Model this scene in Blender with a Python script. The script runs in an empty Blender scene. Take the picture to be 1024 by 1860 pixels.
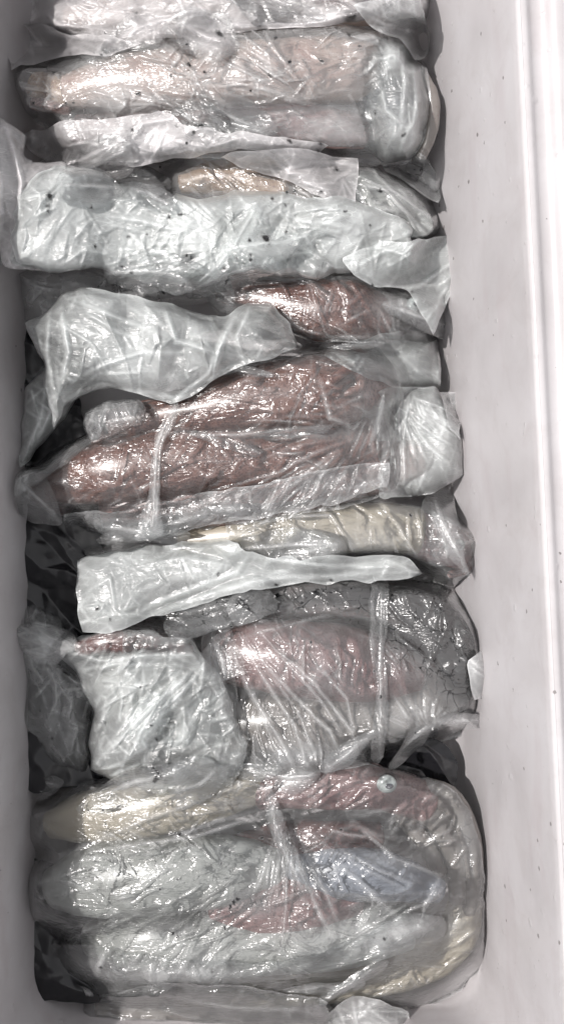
import bpy, math, random
import numpy as np
from mathutils import Vector, geometry
R = math.radians
sc = bpy.context.scene
col = sc.collection

# ------------------------------------------------------------------ camera
H = 1.10                       # camera height above the floor of the box (m)
F = 1960.0                     # focal length in photo pixels (photo is 1024 x 1860)
cd = bpy.data.cameras.new('camera')
cam = bpy.data.objects.new('camera', cd); col.objects.link(cam)
cam.location = (0, 0, H)
cd.sensor_fit = 'VERTICAL'; cd.sensor_height = 24.0; cd.lens = 24.0*F/1860.0
cd.clip_start = 0.05; cd.clip_end = 60
sc.camera = cam

# ------------------------------------------------------------------ light
L = Vector((-0.47, 0.13, 0.87)).normalized()      # direction towards the sun
w = bpy.data.worlds.new("World"); sc.world = w; w.use_nodes = True
nt = w.node_tree
sky = nt.nodes.new('ShaderNodeTexSky'); sky.sky_type = 'NISHITA'; sky.sun_disc = False
sky.sun_elevation = math.asin(L.z); sky.sun_rotation = math.atan2(L.x, L.y)
sky.air_density = 1.0; sky.dust_density = 3.0
hs = nt.nodes.new('ShaderNodeHueSaturation'); hs.inputs['Saturation'].default_value = 0.22
bg = nt.nodes['Background']; bg.inputs['Strength'].default_value = 0.15
mxs = nt.nodes.new('ShaderNodeMix'); mxs.data_type = 'RGBA'; mxs.inputs[0].default_value = 0.5      # even pale fill added to the sky, brightens the shaded left wall
mxs.inputs[7].default_value = (7.0, 6.88, 6.92, 1)
nt.links.new(sky.outputs[0], hs.inputs['Color']); nt.links.new(hs.outputs[0], mxs.inputs[6]); nt.links.new(mxs.outputs[2], bg.inputs[0])
sd = bpy.data.lights.new('sun', 'SUN'); sd.energy = 3.7; sd.angle = R(1.3); sd.color = (1.0, 0.955, 0.93)
sun = bpy.data.objects.new('sun', sd); col.objects.link(sun)
sun.rotation_euler = (-L).to_track_quat('-Z', 'Y').to_euler()
sun.location = (-2, 0.6, 4)
sc.view_settings.view_transform = 'Standard'; sc.view_settings.look = 'None'
sc.view_settings.exposure = -0.06; sc.view_settings.gamma = 1.0
sc.render.engine = 'CYCLES'
sc.cycles.max_bounces = 10; sc.cycles.transparent_max_bounces = 24
sc.cycles.diffuse_bounces = 4; sc.cycles.glossy_bounces = 3; sc.cycles.transmission_bounces = 4
sc.cycles.use_denoising = True
sc.cycles.use_adaptive_sampling = True; sc.cycles.adaptive_threshold = 0.03
sc.cycles.sample_clamp_indirect = 4.0

# ------------------------------------------------------------------ plan helpers
def at(px, py, z):
    """point of height z seen at photo pixel (px, py)"""
    k = (H - z)/F
    return (px - 512.0)*k, (930.0 - py)*k
S = 2.0
X0, X1, Y0, Y1 = -60.0, 960.0, -80.0, 1920.0
gx = np.arange(X0, X1 + .1, S); gy = np.arange(Y0, Y1 + .1, S)
NX, NY = len(gx), len(gy)
GX, GY = np.meshgrid(gx, gy)                      # shape (NY, NX)
Z = np.full((NY, NX), 0.012)                      # top of what lies in the box so far

def _hash(ix, iy, seed):
    n = (ix.astype(np.int64)*374761393 + iy.astype(np.int64)*668265263 + seed*974634777) & 0x7fffffff
    n = ((n ^ (n >> 13))*1274126177) & 0x7fffffff
    n = (n ^ (n >> 16))
    return (n & 0xffff)/32767.5 - 1.0
def vn(u, v, seed):
    iu = np.floor(u); iv = np.floor(v); fu = u - iu; fv = v - iv
    fu = fu*fu*(3 - 2*fu); fv = fv*fv*(3 - 2*fv)
    a = _hash(iu, iv, seed); b = _hash(iu + 1, iv, seed); c = _hash(iu, iv + 1, seed); d = _hash(iu + 1, iv + 1, seed)
    return (a*(1 - fu) + b*fu)*(1 - fv) + (c*(1 - fu) + d*fu)*fv
def fbm(u, v, seed, o=3):
    s = 0; a = 1.0
    for k in range(o):
        s = s + a*vn(u*2**k, v*2**k, seed + 7*k); a *= .5
    return s/1.75
def boxblur(A, r):
    r = max(1, int(r))
    for ax in (0, 1):
        pad = [(0, 0), (0, 0)]; pad[ax] = (r + 1, r)
        C = np.cumsum(np.pad(A, pad, mode='edge'), axis=ax)
        n = A.shape[ax]
        A = (np.take(C, np.arange(2*r + 1, 2*r + 1 + n), axis=ax) - np.take(C, np.arange(0, n), axis=ax))/(2*r + 1)
    return A
def blur(A, px):
    r = px/S
    return boxblur(boxblur(A, r), r)
def dilate(A, px):
    r = int(px/S)
    for ax in (0, 1):
        B = A.copy()
        for k in range(1, r + 1):
            B = np.maximum(B, np.roll(A, k, ax)); B = np.maximum(B, np.roll(A, -k, ax))
        A = B
    return A

_fields = {}
def facets(cell, theta, stretch, seed):
    """crumpled sheet: random points joined by flat triangles; returns heights and the ridge lines between facets"""
    theta = int(round(theta/36.0))*36 % 180; stretch = 1.8 if stretch < 3 else 3.6; seed = cell*7 + 1
    key = (cell, theta, stretch, seed)
    if key in _fields: return _fields[key]
    rng = np.random.RandomState(seed)
    c, s = math.cos(R(theta)), math.sin(R(theta))
    W = 1500
    su = cell*stretch; sv = cell
    U = np.arange(-W, W, su); V = np.arange(-W, W, sv)
    uu, vv = np.meshgrid(U, V); uu = uu + rng.uniform(-.48, .48, uu.shape)*su; vv = vv + rng.uniform(-.48, .48, vv.shape)*sv
    uu = uu.ravel(); vv = vv.ravel()
    x = 450 + c*uu - s*vv; y = 920 + s*uu + c*vv
    m = (x > X0 - 2*su) & (x < X1 + 2*su) & (y > Y0 - 2*su) & (y < Y1 + 2*su)
    x, y, uu, vv = x[m], y[m], uu[m], vv[m]
    h = rng.uniform(-1, 1, len(x))
    res = geometry.delaunay_2d_cdt([Vector((float(a)/su, float(b)/sv)) for a, b in zip(uu, vv)], [], [], 0, 1e-6, True)
    pts = np.array([res[3][i][0] if res[3][i] else 0 for i in range(len(res[0]))])
    A = np.zeros((NY, NX)); RG = np.zeros((NY, NX))
    ewt = {}
    for t in res[2]:
        i, j, k = pts[t[0]], pts[t[1]], pts[t[2]]
        xs = (x[i], x[j], x[k]); ys = (y[i], y[j], y[k])
        a0 = max(0, int(math.ceil((min(xs) - X0)/S))); a1 = min(NX - 1, int((max(xs) - X0)/S))
        b0 = max(0, int(math.ceil((min(ys) - Y0)/S))); b1 = min(NY - 1, int((max(ys) - Y0)/S))
        if a1 < a0 or b1 < b0: continue
        den = (ys[1] - ys[2])*(xs[0] - xs[2]) + (xs[2] - xs[1])*(ys[0] - ys[2])
        if abs(den) < 1e-6: continue
        gxx = gx[a0:a1 + 1][None, :]; gyy = gy[b0:b1 + 1][:, None]
        w0 = ((ys[1] - ys[2])*(gxx - xs[2]) + (xs[2] - xs[1])*(gyy - ys[2]))/den
        w1 = ((ys[2] - ys[0])*(gxx - xs[2]) + (xs[0] - xs[2])*(gyy - ys[2]))/den
        w2 = 1 - w0 - w1
        ins = (w0 >= -1e-6) & (w1 >= -1e-6) & (w2 >= -1e-6)
        if not ins.any(): continue
        sub = A[b0:b1 + 1, a0:a1 + 1]; sub[ins] = (w0*h[i] + w1*h[j] + w2*h[k])[ins]
        rs = RG[b0:b1 + 1, a0:a1 + 1]
        ar = abs(den)
        for (p, q, wq, e) in ((j, k, w0, (1, 2)), (i, k, w1, (0, 2)), (i, j, w2, (0, 1))):
            kk = (min(p, q), max(p, q))
            if kk not in ewt: ewt[kk] = max(0.0, rng.uniform(-1.0, 1.0))
            ln = math.hypot(xs[e[0]] - xs[e[1]], ys[e[0]] - ys[e[1]])
            d = wq*ar/ln
            rr = ewt[kk]*np.clip(1 - d/4.5, 0, 1)
            rs[ins] = np.maximum(rs, rr)[ins]
    _fields[key] = (A, RG)
    return _fields[key]

def strokes(A, lst, asym=None):
    """raise sharp ridges along polylines: (points, half width px, height m)"""
    for pts, wd, am in lst:
        n = len(pts) - 1
        for q in range(n):
            (xa, ya), (xb, yb) = pts[q], pts[q + 1]
            a0 = max(0, int((min(xa, xb) - wd - X0)/S)); a1 = min(NX, int((max(xa, xb) + wd - X0)/S) + 2)
            b0 = max(0, int((min(ya, yb) - wd - Y0)/S)); b1 = min(NY, int((max(ya, yb) + wd - Y0)/S) + 2)
            if a1 <= a0 or b1 <= b0: continue
            gxx = GX[b0:b1, a0:a1]; gyy = GY[b0:b1, a0:a1]
            dx, dy = xb - xa, yb - ya; l2 = dx*dx + dy*dy + 1e-9
            t = np.clip(((gxx - xa)*dx + (gyy - ya)*dy)/l2, 0, 1)
            d = np.hypot(gxx - xa - t*dx, gyy - ya - t*dy)
            if asym is not None: d = d*np.where((gxx - xa)*dy - (gyy - ya)*dx > 0, asym, 1.0)
            tt = (q + t)/n
            prof = am*np.clip(1 - d/wd, 0, 1)*(0.25 + 0.75*np.sin(np.pi*np.clip(tt, .02, .98)))
            A[b0:b1, a0:a1] = np.maximum(A[b0:b1, a0:a1], prof)

def fan(cx, cy, a0, a1, n, r0, r1, wd=5, am=.0015, seed=0, bend=.15):
    """ridges running out of a gathered point, angles in degrees (photo axes, y down)"""
    rg = random.Random(seed); out = []
    for k in range(n):
        a = R(a0 + (a1 - a0)*(k + rg.uniform(.1, .9))/n)
        s = r0 + rg.uniform(0, .35)*(r1 - r0); e = r1 - rg.uniform(0, .5)*(r1 - r0); b = rg.uniform(-bend, bend)
        pts = []
        for j in range(6):
            r = s + (e - s)*j/5; aa = a + b*(j/5)**1.5
            pts.append((cx + r*math.cos(aa) + rg.uniform(-2, 2), cy + r*math.sin(aa) + rg.uniform(-2, 2)))
        out.append((pts, wd*rg.uniform(.6, 1.5), am*rg.uniform(.5, 1.3)))
    return out

def densify(poly, wob, seed, smooth, jag=0.0, grow=0.0):
    """closed outline: corners rounded where smooth, edges slightly uneven"""
    P_ = [Vector(p) for p in poly]; out = []; n = len(P_)
    for i in range(n):
        p0, p1, p2, p3 = P_[i - 1], P_[i], P_[(i + 1) % n], P_[(i + 2) % n]
        m = max(2, int((p2 - p1).length/7))
        for j in range(m):
            t = j/m
            if smooth:
                q = .5*((2*p1) + (p2 - p0)*t + (2*p0 - 5*p1 + 4*p2 - p3)*t*t + (3*p1 - p0 - 3*p2 + p3)*t**3)
                l = p1.lerp(p2, t); q = l.lerp(q, smooth)
            else: q = p1.lerp(p2, t)
            out.append((q.x, q.y))
    A = np.array(out)
    k = np.arange(len(A))
    if grow or jag:
        T = np.roll(A, -2, 0) - np.roll(A, 2, 0); T /= np.linalg.norm(T, axis=1)[:, None] + 1e-9
        nrm = np.stack([T[:, 1], -T[:, 0]], 1)
        ar = np.sum(A[:, 0]*np.roll(A[:, 1], -1) - A[:, 1]*np.roll(A[:, 0], -1))
        nrm *= 1 if ar > 0 else -1
        rg = np.random.RandomState(seed + 77); kn = [0]; hv = [rg.uniform(-.3, 1)]
        while kn[-1] < len(A): kn.append(kn[-1] + rg.randint(2, 8)); hv.append(rg.uniform(-.6, 1))
        hv[-1] = hv[0]
        A = A + nrm*(grow + jag*np.interp(k, kn, hv))[:, None]
    A[:, 0] += wob*vn(k*.35, k*0 + 1.3, seed); A[:, 1] += wob*vn(k*.35, k*0 + 7.7, seed + 3)
    return A

def poly_dist(A, xs, ys):
    """inside flag, distance to and nearest point on the outline"""
    n = len(xs); ins = np.zeros(n, bool); best = np.full(n, 1e18); nx_ = np.zeros(n); ny_ = np.zeros(n)
    for i in range(len(A)):
        xa, ya = A[i - 1]; xb, yb = A[i]
        c = ((ya > ys) != (yb > ys))
        if ya != yb: ins ^= c & (xs < (xb - xa)*(ys - ya)/(yb - ya) + xa)
        dx, dy = xb - xa, yb - ya; l2 = dx*dx + dy*dy + 1e-12
        t = np.clip(((xs - xa)*dx + (ys - ya)*dy)/l2, 0, 1)
        qx = xa + t*dx; qy = ya + t*dy; d = (xs - qx)**2 + (ys - qy)**2
        m = d < best
        best[m] = d[m]; nx_[m] = qx[m]; ny_[m] = qy[m]
    return ins, np.sqrt(best), nx_, ny_

def mesh_np(name, co, faces, mat, attrs=None, smooth=True):
    me = bpy.data.meshes.new(name)
    nv, nf = len(co), len(faces); k = faces.shape[1]
    me.vertices.add(nv); me.vertices.foreach_set('co', np.ascontiguousarray(co, dtype=np.float32).ravel())
    me.loops.add(nf*k); me.loops.foreach_set('vertex_index', np.ascontiguousarray(faces, dtype=np.int32).ravel())
    me.polygons.add(nf); me.polygons.foreach_set('loop_start', np.arange(0, nf*k, k, dtype=np.int32))
    me.polygons.foreach_set('use_smooth', np.full(nf, smooth))
    for an, av in (attrs or {}).items():
        a = me.attributes.new(an, 'FLOAT', 'POINT'); a.data.foreach_set('value', np.ascontiguousarray(av, dtype=np.float32))
    me.update(calc_edges=True); me.validate()
    me.materials.append(mat)
    return me
def link(name, me, parent=None):
    o = bpy.data.objects.new(name, me); col.objects.link(o)
    if parent: o.parent = parent
    return o
def tag(o, label=None, cat=None, group=None, kind=None):
    if label: o['label'] = label
    if cat: o['category'] = cat
    if group: o['group'] = group
    if kind: o['kind'] = kind
    return o

# ------------------------------------------------------------------ materials
def N(nt, t, **kw):
    n = nt.nodes.new(t)
    for k, v in kw.items():
        if k.startswith('i_'):
            n.inputs[int(k[2:]) if k[2:].isdigit() else k[2:].replace('_', ' ')].default_value = v
        else: setattr(n, k, v)
    return n
def newmat(name):
    m = bpy.data.materials.new(name); m.use_nodes = True; nt = m.node_tree
    for n in list(nt.nodes): nt.nodes.remove(n)
    out = nt.nodes.new('ShaderNodeOutputMaterial')
    return m, nt, out
def math_(nt, op, a, b=None, clamp=False):
    n = nt.nodes.new('ShaderNodeMath'); n.operation = op; n.use_clamp = clamp
    for i, v in enumerate((a, b)):
        if v is None: continue
        if isinstance(v, (int, float)): n.inputs[i].default_value = v
        else: nt.links.new(v, n.inputs[i])
    return n.outputs[0]
def ramp(nt, fac, stops):
    r = nt.nodes.new('ShaderNodeValToRGB'); e = r.color_ramp.elements
    while len(e) < len(stops): e.new(0.5)
    for x, (p, c) in zip(e, stops):
        x.position = p; x.color = (c, c, c, 1) if isinstance(c, (int, float)) else (*c, 1)
    nt.links.new(fac, r.inputs[0]); return r.outputs[0]

def film_mat(name, tint=(.93, .945, .945), gloss=1.6, rough=.24, bump=.42, clear=(.97, .98, .98)):
    m, nt, out = newmat(name); ln = nt.links.new
    tc = N(nt, 'ShaderNodeTexCoord')
    milk = N(nt, 'ShaderNodeAttribute', attribute_name='milk'); ink = N(nt, 'ShaderNodeAttribute', attribute_name='ink')
    # fine stretched creases in the film
    mp = N(nt, 'ShaderNodeMapping'); mp.inputs['Rotation'].default_value = (0, 0, R(35)); mp.inputs['Scale'].default_value = (1, 3.2, 1)
    ln(tc.outputs['Object'], mp.inputs['Vector'])
    n1 = N(nt, 'ShaderNodeTexNoise', i_Scale=120.0, i_Detail=3.0, i_Roughness=.6, i_Distortion=.6); ln(mp.outputs[0], n1.inputs['Vector'])
    v1 = N(nt, 'ShaderNodeTexVoronoi', feature='DISTANCE_TO_EDGE', i_Scale=75.0); ln(mp.outputs[0], v1.inputs['Vector'])
    vm = math_(nt, 'MULTIPLY', math_(nt, 'MINIMUM', v1.outputs['Distance'], .10), 3.0)
    hh = math_(nt, 'SUBTRACT', n1.outputs[0], vm)
    bp = N(nt, 'ShaderNodeBump', i_Strength=bump, i_Distance=.0012); ln(hh, bp.inputs['Height'])
    # cloudiness
    n2 = N(nt, 'ShaderNodeTexNoise', i_Scale=38.0, i_Detail=4.0, i_Roughness=.65, i_Distortion=1.2); ln(tc.outputs['Object'], n2.inputs['Vector'])
    cl = math_(nt, 'ADD', math_(nt, 'MULTIPLY', math_(nt, 'SUBTRACT', n2.outputs[0], .5), .55), .92)
    op = math_(nt, 'MULTIPLY', milk.outputs['Fac'], cl)
    lw = N(nt, 'ShaderNodeLayerWeight', i_Blend=.5); ln(bp.outputs[0], lw.inputs['Normal'])
    fz = math_(nt, 'MULTIPLY', math_(nt, 'POWER', lw.outputs['Facing'], 2.2), .30)
    cr = math_(nt, 'SUBTRACT', 1.0, math_(nt, 'DIVIDE', v1.outputs['Distance'], .06), clamp=True)
    cr = math_(nt, 'MULTIPLY', cr, ramp(nt, n2.outputs[0], [(.48, 0), (.62, 1)]))
    op = math_(nt, 'ADD', math_(nt, 'ADD', op, fz), math_(nt, 'MULTIPLY', cr, math_(nt, 'ADD', math_(nt, 'MULTIPLY', milk.outputs['Fac'], .45), .0)), clamp=True)
    # ink: stains caught in the creases, and small flecks
    n3 = N(nt, 'ShaderNodeTexNoise', i_Scale=22.0, i_Detail=2.0); ln(tc.outputs['Object'], n3.inputs['Vector'])
    mx = N(nt, 'ShaderNodeMix', data_type='RGBA', i_0=.018); ln(tc.outputs['Object'], mx.inputs[6]); ln(n3.outputs['Color'], mx.inputs[7])
    v2 = N(nt, 'ShaderNodeTexVoronoi', feature='DISTANCE_TO_EDGE', i_Scale=62.0); ln(mx.outputs[2], v2.inputs['Vector'])
    n4 = N(nt, 'ShaderNodeTexNoise', i_Scale=90.0, i_Detail=4.0, i_Roughness=.7); ln(tc.outputs['Object'], n4.inputs['Vector'])
    line = math_(nt, 'SUBTRACT', 1.0, math_(nt, 'DIVIDE', v2.outputs['Distance'], .13), clamp=True)
    line = math_(nt, 'MULTIPLY', line, ramp(nt, n4.outputs[0], [(.32, 0), (.46, 1)]))
    blot = ramp(nt, n4.outputs[0], [(.58, 0), (.64, 1)])
    ik = math_(nt, 'MULTIPLY', math_(nt, 'ADD', line, blot, clamp=True), ramp(nt, ink.outputs['Fac'], [(.15, 0), (.6, 1)]))
    haze = math_(nt, 'MULTIPLY', math_(nt, 'POWER', ink.outputs['Fac'], 1.3), 1.05)
    ikk = math_(nt, 'MAXIMUM', math_(nt, 'MAXIMUM', ik, haze), ramp(nt, ink.outputs['Fac'], [(.86, 0), (.96, 1)]))
    op = math_(nt, 'MAXIMUM', op, math_(nt, 'MULTIPLY', ikk, .98))
    cm = N(nt, 'ShaderNodeMix', data_type='RGBA'); ln(math_(nt, 'POWER', ikk, .7), cm.inputs[0])
    cm.inputs[6].default_value = (*tint, 1); cm.inputs[7].default_value = (.005, .005, .006, 1)
    df = N(nt, 'ShaderNodeBsdfDiffuse'); tr = N(nt, 'ShaderNodeBsdfTranslucent')
    ln(cm.outputs[2], df.inputs[0]); ln(cm.outputs[2], tr.inputs[0]); ln(bp.outputs[0], df.inputs['Normal']); ln(bp.outputs[0], tr.inputs['Normal'])
    body = N(nt, 'ShaderNodeMixShader', i_0=.36); ln(df.outputs[0], body.inputs[1]); ln(tr.outputs[0], body.inputs[2])
    tp = N(nt, 'ShaderNodeBsdfTransparent'); tp.inputs[0].default_value = (*clear, 1)
    a = N(nt, 'ShaderNodeMixShader'); ln(op, a.inputs[0]); ln(tp.outputs[0], a.inputs[1]); ln(body.outputs[0], a.inputs[2])
    gl = N(nt, 'ShaderNodeBsdfGlossy', i_Roughness=rough); ln(bp.outputs[0], gl.inputs['Normal'])
    fr = N(nt, 'ShaderNodeFresnel', i_IOR=1.5); ln(bp.outputs[0], fr.inputs['Normal'])
    fg = math_(nt, 'MULTIPLY', fr.outputs[0], 1.15*gloss, clamp=True)
    g = N(nt, 'ShaderNodeMixShader'); ln(fg, g.inputs[0]); ln(a.outputs[0], g.inputs[1]); ln(gl.outputs[0], g.inputs[2])
    ln(g.outputs[0], out.inputs[0])
    return m

def skin_mat(name, base, back, dots, dens=.5, scale=420.0, rough=.32, blotch=.5):
    """wet squid skin: pale flesh, darker back, pigment dots of uneven density"""
    m, nt, out = newmat(name); ln = nt.links.new
    tc = N(nt, 'ShaderNodeTexCoord')
    dr = N(nt, 'ShaderNodeAttribute', attribute_name='dorsal')
    n1 = N(nt, 'ShaderNodeTexNoise', i_Scale=16.0, i_Detail=5.0, i_Roughness=.62, i_Distortion=.8); ln(tc.outputs['Object'], n1.inputs['Vector'])
    n2 = N(nt, 'ShaderNodeTexNoise', i_Scale=70.0, i_Detail=4.0, i_Roughness=.7); ln(tc.outputs['Object'], n2.inputs['Vector'])
    f = math_(nt, 'ADD', math_(nt, 'MULTIPLY', dr.outputs['Fac'], .75), math_(nt, 'MULTIPLY', math_(nt, 'SUBTRACT', n1.outputs[0], .5), blotch*2.2))
    f = math_(nt, 'ADD', f, math_(nt, 'MULTIPLY', math_(nt, 'SUBTRACT', n2.outputs[0], .5), blotch), clamp=True)
    c1 = N(nt, 'ShaderNodeMix', data_type='RGBA'); c1.inputs[6].default_value = (*base, 1); c1.inputs[7].default_value = (*back, 1)
    ln(f, c1.inputs[0])
    dist = N(nt, 'ShaderNodeTexNoise', i_Scale=260.0, i_Detail=2.0); ln(tc.outputs['Object'], dist.inputs['Vector'])
    mx = N(nt, 'ShaderNodeMix', data_type='RGBA', i_0=.004); ln(tc.outputs['Object'], mx.inputs[6]); ln(dist.outputs['Color'], mx.inputs[7])
    vo = N(nt, 'ShaderNodeTexVoronoi', i_Scale=scale, i_Randomness=1.0); ln(mx.outputs[2], vo.inputs['Vector'])
    thr = math_(nt, 'MULTIPLY', math_(nt, 'ADD', math_(nt, 'MULTIPLY', f, .8), .25), dens)
    sz = math_(nt, 'MULTIPLY', thr, math_(nt, 'ADD', .55, math_(nt, 'MULTIPLY', n2.outputs[0], .9)))
    dm = math_(nt, 'DIVIDE', math_(nt, 'SUBTRACT', sz, vo.outputs['Distance']), .16, clamp=True)
    c2 = N(nt, 'ShaderNodeMix', data_type='RGBA'); ln(dm, c2.inputs[0]); ln(c1.outputs[2], c2.inputs[6]); c2.inputs[7].default_value = (*dots, 1)
    b = N(nt, 'ShaderNodeBsdfPrincipled', i_Roughness=rough)
    b.inputs['Specular IOR Level'].default_value = .6
    b.inputs['Coat Weight'].default_value = .15; b.inputs['Coat Roughness'].default_value = .12
    bp = N(nt, 'ShaderNodeBump', i_Strength=.18, i_Distance=.0012); ln(n2.outputs[0], bp.inputs['Height'])
    ln(bp.outputs[0], b.inputs['Normal']); ln(c2.outputs[2], b.inputs['Base Color'])
    ln(b.outputs[0], out.inputs[0])
    return m

def plain(name, colr, rough=.5, bump=0.0, bs=200.0, metallic=0.0, spec=.5):
    m, nt, out = newmat(name); ln = nt.links.new
    tc = N(nt, 'ShaderNodeTexCoord')
    n = N(nt, 'ShaderNodeTexNoise', i_Scale=bs, i_Detail=4.0); ln(tc.outputs['Object'], n.inputs['Vector'])
    c = ramp(nt, n.outputs[0], [(.3, tuple(x*.8 for x in colr)), (.7, colr)])
    b = N(nt, 'ShaderNodeBsdfPrincipled', i_Roughness=rough, i_Metallic=metallic); b.inputs['Specular IOR Level'].default_value = spec
    ln(c, b.inputs['Base Color'])
    if bump:
        bp = N(nt, 'ShaderNodeBump', i_Strength=bump, i_Distance=.001); ln(n.outputs[0], bp.inputs['Height']); ln(bp.outputs[0], b.inputs['Normal'])
    ln(b.outputs[0], out.inputs[0]); return m

def box_mat():
    m, nt, out = newmat('white box plastic'); ln = nt.links.new
    tc = N(nt, 'ShaderNodeTexCoord')
    n1 = N(nt, 'ShaderNodeTexNoise', i_Scale=9.0, i_Detail=5.0, i_Roughness=.6, i_Distortion=.5); ln(tc.outputs['Object'], n1.inputs['Vector'])
    c = ramp(nt, n1.outputs[0], [(.3, (.45, .43, .435)), (.5, (.50, .48, .487)), (.72, (.54, .525, .535))])
    # wet streaks
    mp = N(nt, 'ShaderNodeMapping'); mp.inputs['Rotation'].default_value = (0, 0, R(-35)); mp.inputs['Scale'].default_value = (9, 1.5, 5)
    ln(tc.outputs['Object'], mp.inputs[0])
    n2 = N(nt, 'ShaderNodeTexNoise', i_Scale=6.0, i_Detail=3.0); ln(mp.outputs[0], n2.inputs['Vector'])
    st = ramp(nt, n2.outputs[0], [(.56, 0), (.70, 1)])
    m1 = N(nt, 'ShaderNodeMix', data_type='RGBA'); ln(math_(nt, 'MULTIPLY', st, .3), m1.inputs[0]); ln(c, m1.inputs[6]); m1.inputs[7].default_value = (.42, .37, .38, 1)
    n7 = N(nt, 'ShaderNodeTexNoise', i_Scale=26.0, i_Detail=9.0, i_Roughness=.72, i_Distortion=1.0); ln(tc.outputs['Object'], n7.inputs['Vector'])
    gm = N(nt, 'ShaderNodeMix', data_type='RGBA'); ln(math_(nt, 'MULTIPLY', ramp(nt, n7.outputs[0], [(.50, 0), (.70, 1)]), .22), gm.inputs[0]); ln(m1.outputs[2], gm.inputs[6]); gm.inputs[7].default_value = (.34, .30, .29, 1)
    m1 = gm
    # dark flecks of ink and grit
    v = N(nt, 'ShaderNodeTexVoronoi', i_Scale=42.0); ln(tc.outputs['Object'], v.inputs['Vector'])
    n3 = N(nt, 'ShaderNodeTexNoise', i_Scale=320.0, i_Detail=2.0); ln(tc.outputs['Object'], n3.inputs['Vector'])
    n5 = N(nt, 'ShaderNodeTexNoise', i_Scale=3.5); ln(tc.outputs['Object'], n5.inputs['Vector'])
    sp = math_(nt, 'LESS_THAN', math_(nt, 'ADD', v.outputs['Distance'], math_(nt, 'MULTIPLY', n3.outputs[0], .16)), math_(nt, 'MULTIPLY', n5.outputs[0], .25))
    m2 = N(nt, 'ShaderNodeMix', data_type='RGBA'); ln(math_(nt, 'MULTIPLY', sp, .7), m2.inputs[0]); ln(m1.outputs[2], m2.inputs[6]); m2.inputs[7].default_value = (.10, .085, .08, 1)
    b = N(nt, 'ShaderNodeBsdfPrincipled'); ln(m2.outputs[2], b.inputs['Base Color'])
    ln(ramp(nt, n1.outputs[0], [(.3, .32), (.7, .5)]), b.inputs['Roughness'])
    v3 = N(nt, 'ShaderNodeTexVoronoi', i_Scale=60.0, feature='SMOOTH_F1'); ln(tc.outputs['Object'], v3.inputs['Vector'])
    dp = math_(nt, 'MULTIPLY', math_(nt, 'MAXIMUM', math_(nt, 'SUBTRACT', .12, v3.outputs['Distance']), 0.0), 6.0)
    n4 = N(nt, 'ShaderNodeTexNoise', i_Scale=30.0, i_Detail=3.0); ln(tc.outputs['Object'], n4.inputs['Vector'])
    bp = N(nt, 'ShaderNodeBump', i_Strength=.5, i_Distance=.0015); ln(math_(nt, 'ADD', dp, math_(nt, 'MULTIPLY', n4.outputs[0], .5)), bp.inputs['Height'])
    ln(bp.outputs[0], b.inputs['Normal']); ln(b.outputs[0], out.inputs[0])
    return m

MB = box_mat()
FILM = film_mat('clear bag film')
FILM_COOL = film_mat('milky bag film', tint=(.93, .965, .955), rough=.28)
FILM_WARM = film_mat('frosted bag film', tint=(.96, .935, .94), rough=.28)
FILM_TIGHT = film_mat('stretched film', tint=(.93, .94, .94), rough=.18, bump=.55, gloss=2.0)
BLACK = plain('black sheeting', (.012, .012, .014), rough=.22, bump=.12, bs=25)
SK = dict(
    brown=skin_mat('red brown skin', (.25, .14, .11), (.14, .057, .043), (.075, .022, .016), dens=.58, scale=520, blotch=.55),
    dusky=skin_mat('dusky pink skin', (.32, .20, .18), (.20, .095, .085), (.09, .03, .026), dens=.55, scale=420),
    pink=skin_mat('pink skin', (.30, .20, .185), (.17, .085, .085), (.10, .04, .045), dens=.42, scale=430),
    pale=skin_mat('pale pinkish skin', (.50, .43, .375), (.36, .25, .225), (.26, .11, .10), dens=.3, scale=420),
    cream=skin_mat('cream skin', (.42, .395, .33), (.34, .295, .23), (.38, .25, .2), dens=.12, scale=400, blotch=.4),
    white=skin_mat('white skin', (.38, .395, .385), (.29, .295, .28), (.4, .3, .26), dens=.06, scale=400, blotch=.4),
    tan=skin_mat('tan mottled skin', (.44, .34, .24), (.30, .19, .125), (.20, .11, .09), dens=.42, scale=360),
    blue=skin_mat('blue grey skin', (.30, .32, .36), (.17, .185, .22), (.16, .13, .16), dens=.16, scale=400, blotch=.4),
    grey=skin_mat('grey skin', (.28, .27, .25), (.16, .14, .13), (.14, .09, .09), dens=.3, scale=400),
    dark=skin_mat('dark red skin', (.16, .075, .065), (.09, .03, .028), (.05, .014, .014), dens=.5, scale=380),
)
EYEW = plain('eye silver', (.42, .46, .45), rough=.12, bs=160)
EYEB = plain('eye pupil', (.01, .012, .03), rough=.08, bs=300)
SUCK = plain('sucker rings', (.55, .48, .42), rough=.35, bs=500)

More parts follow.
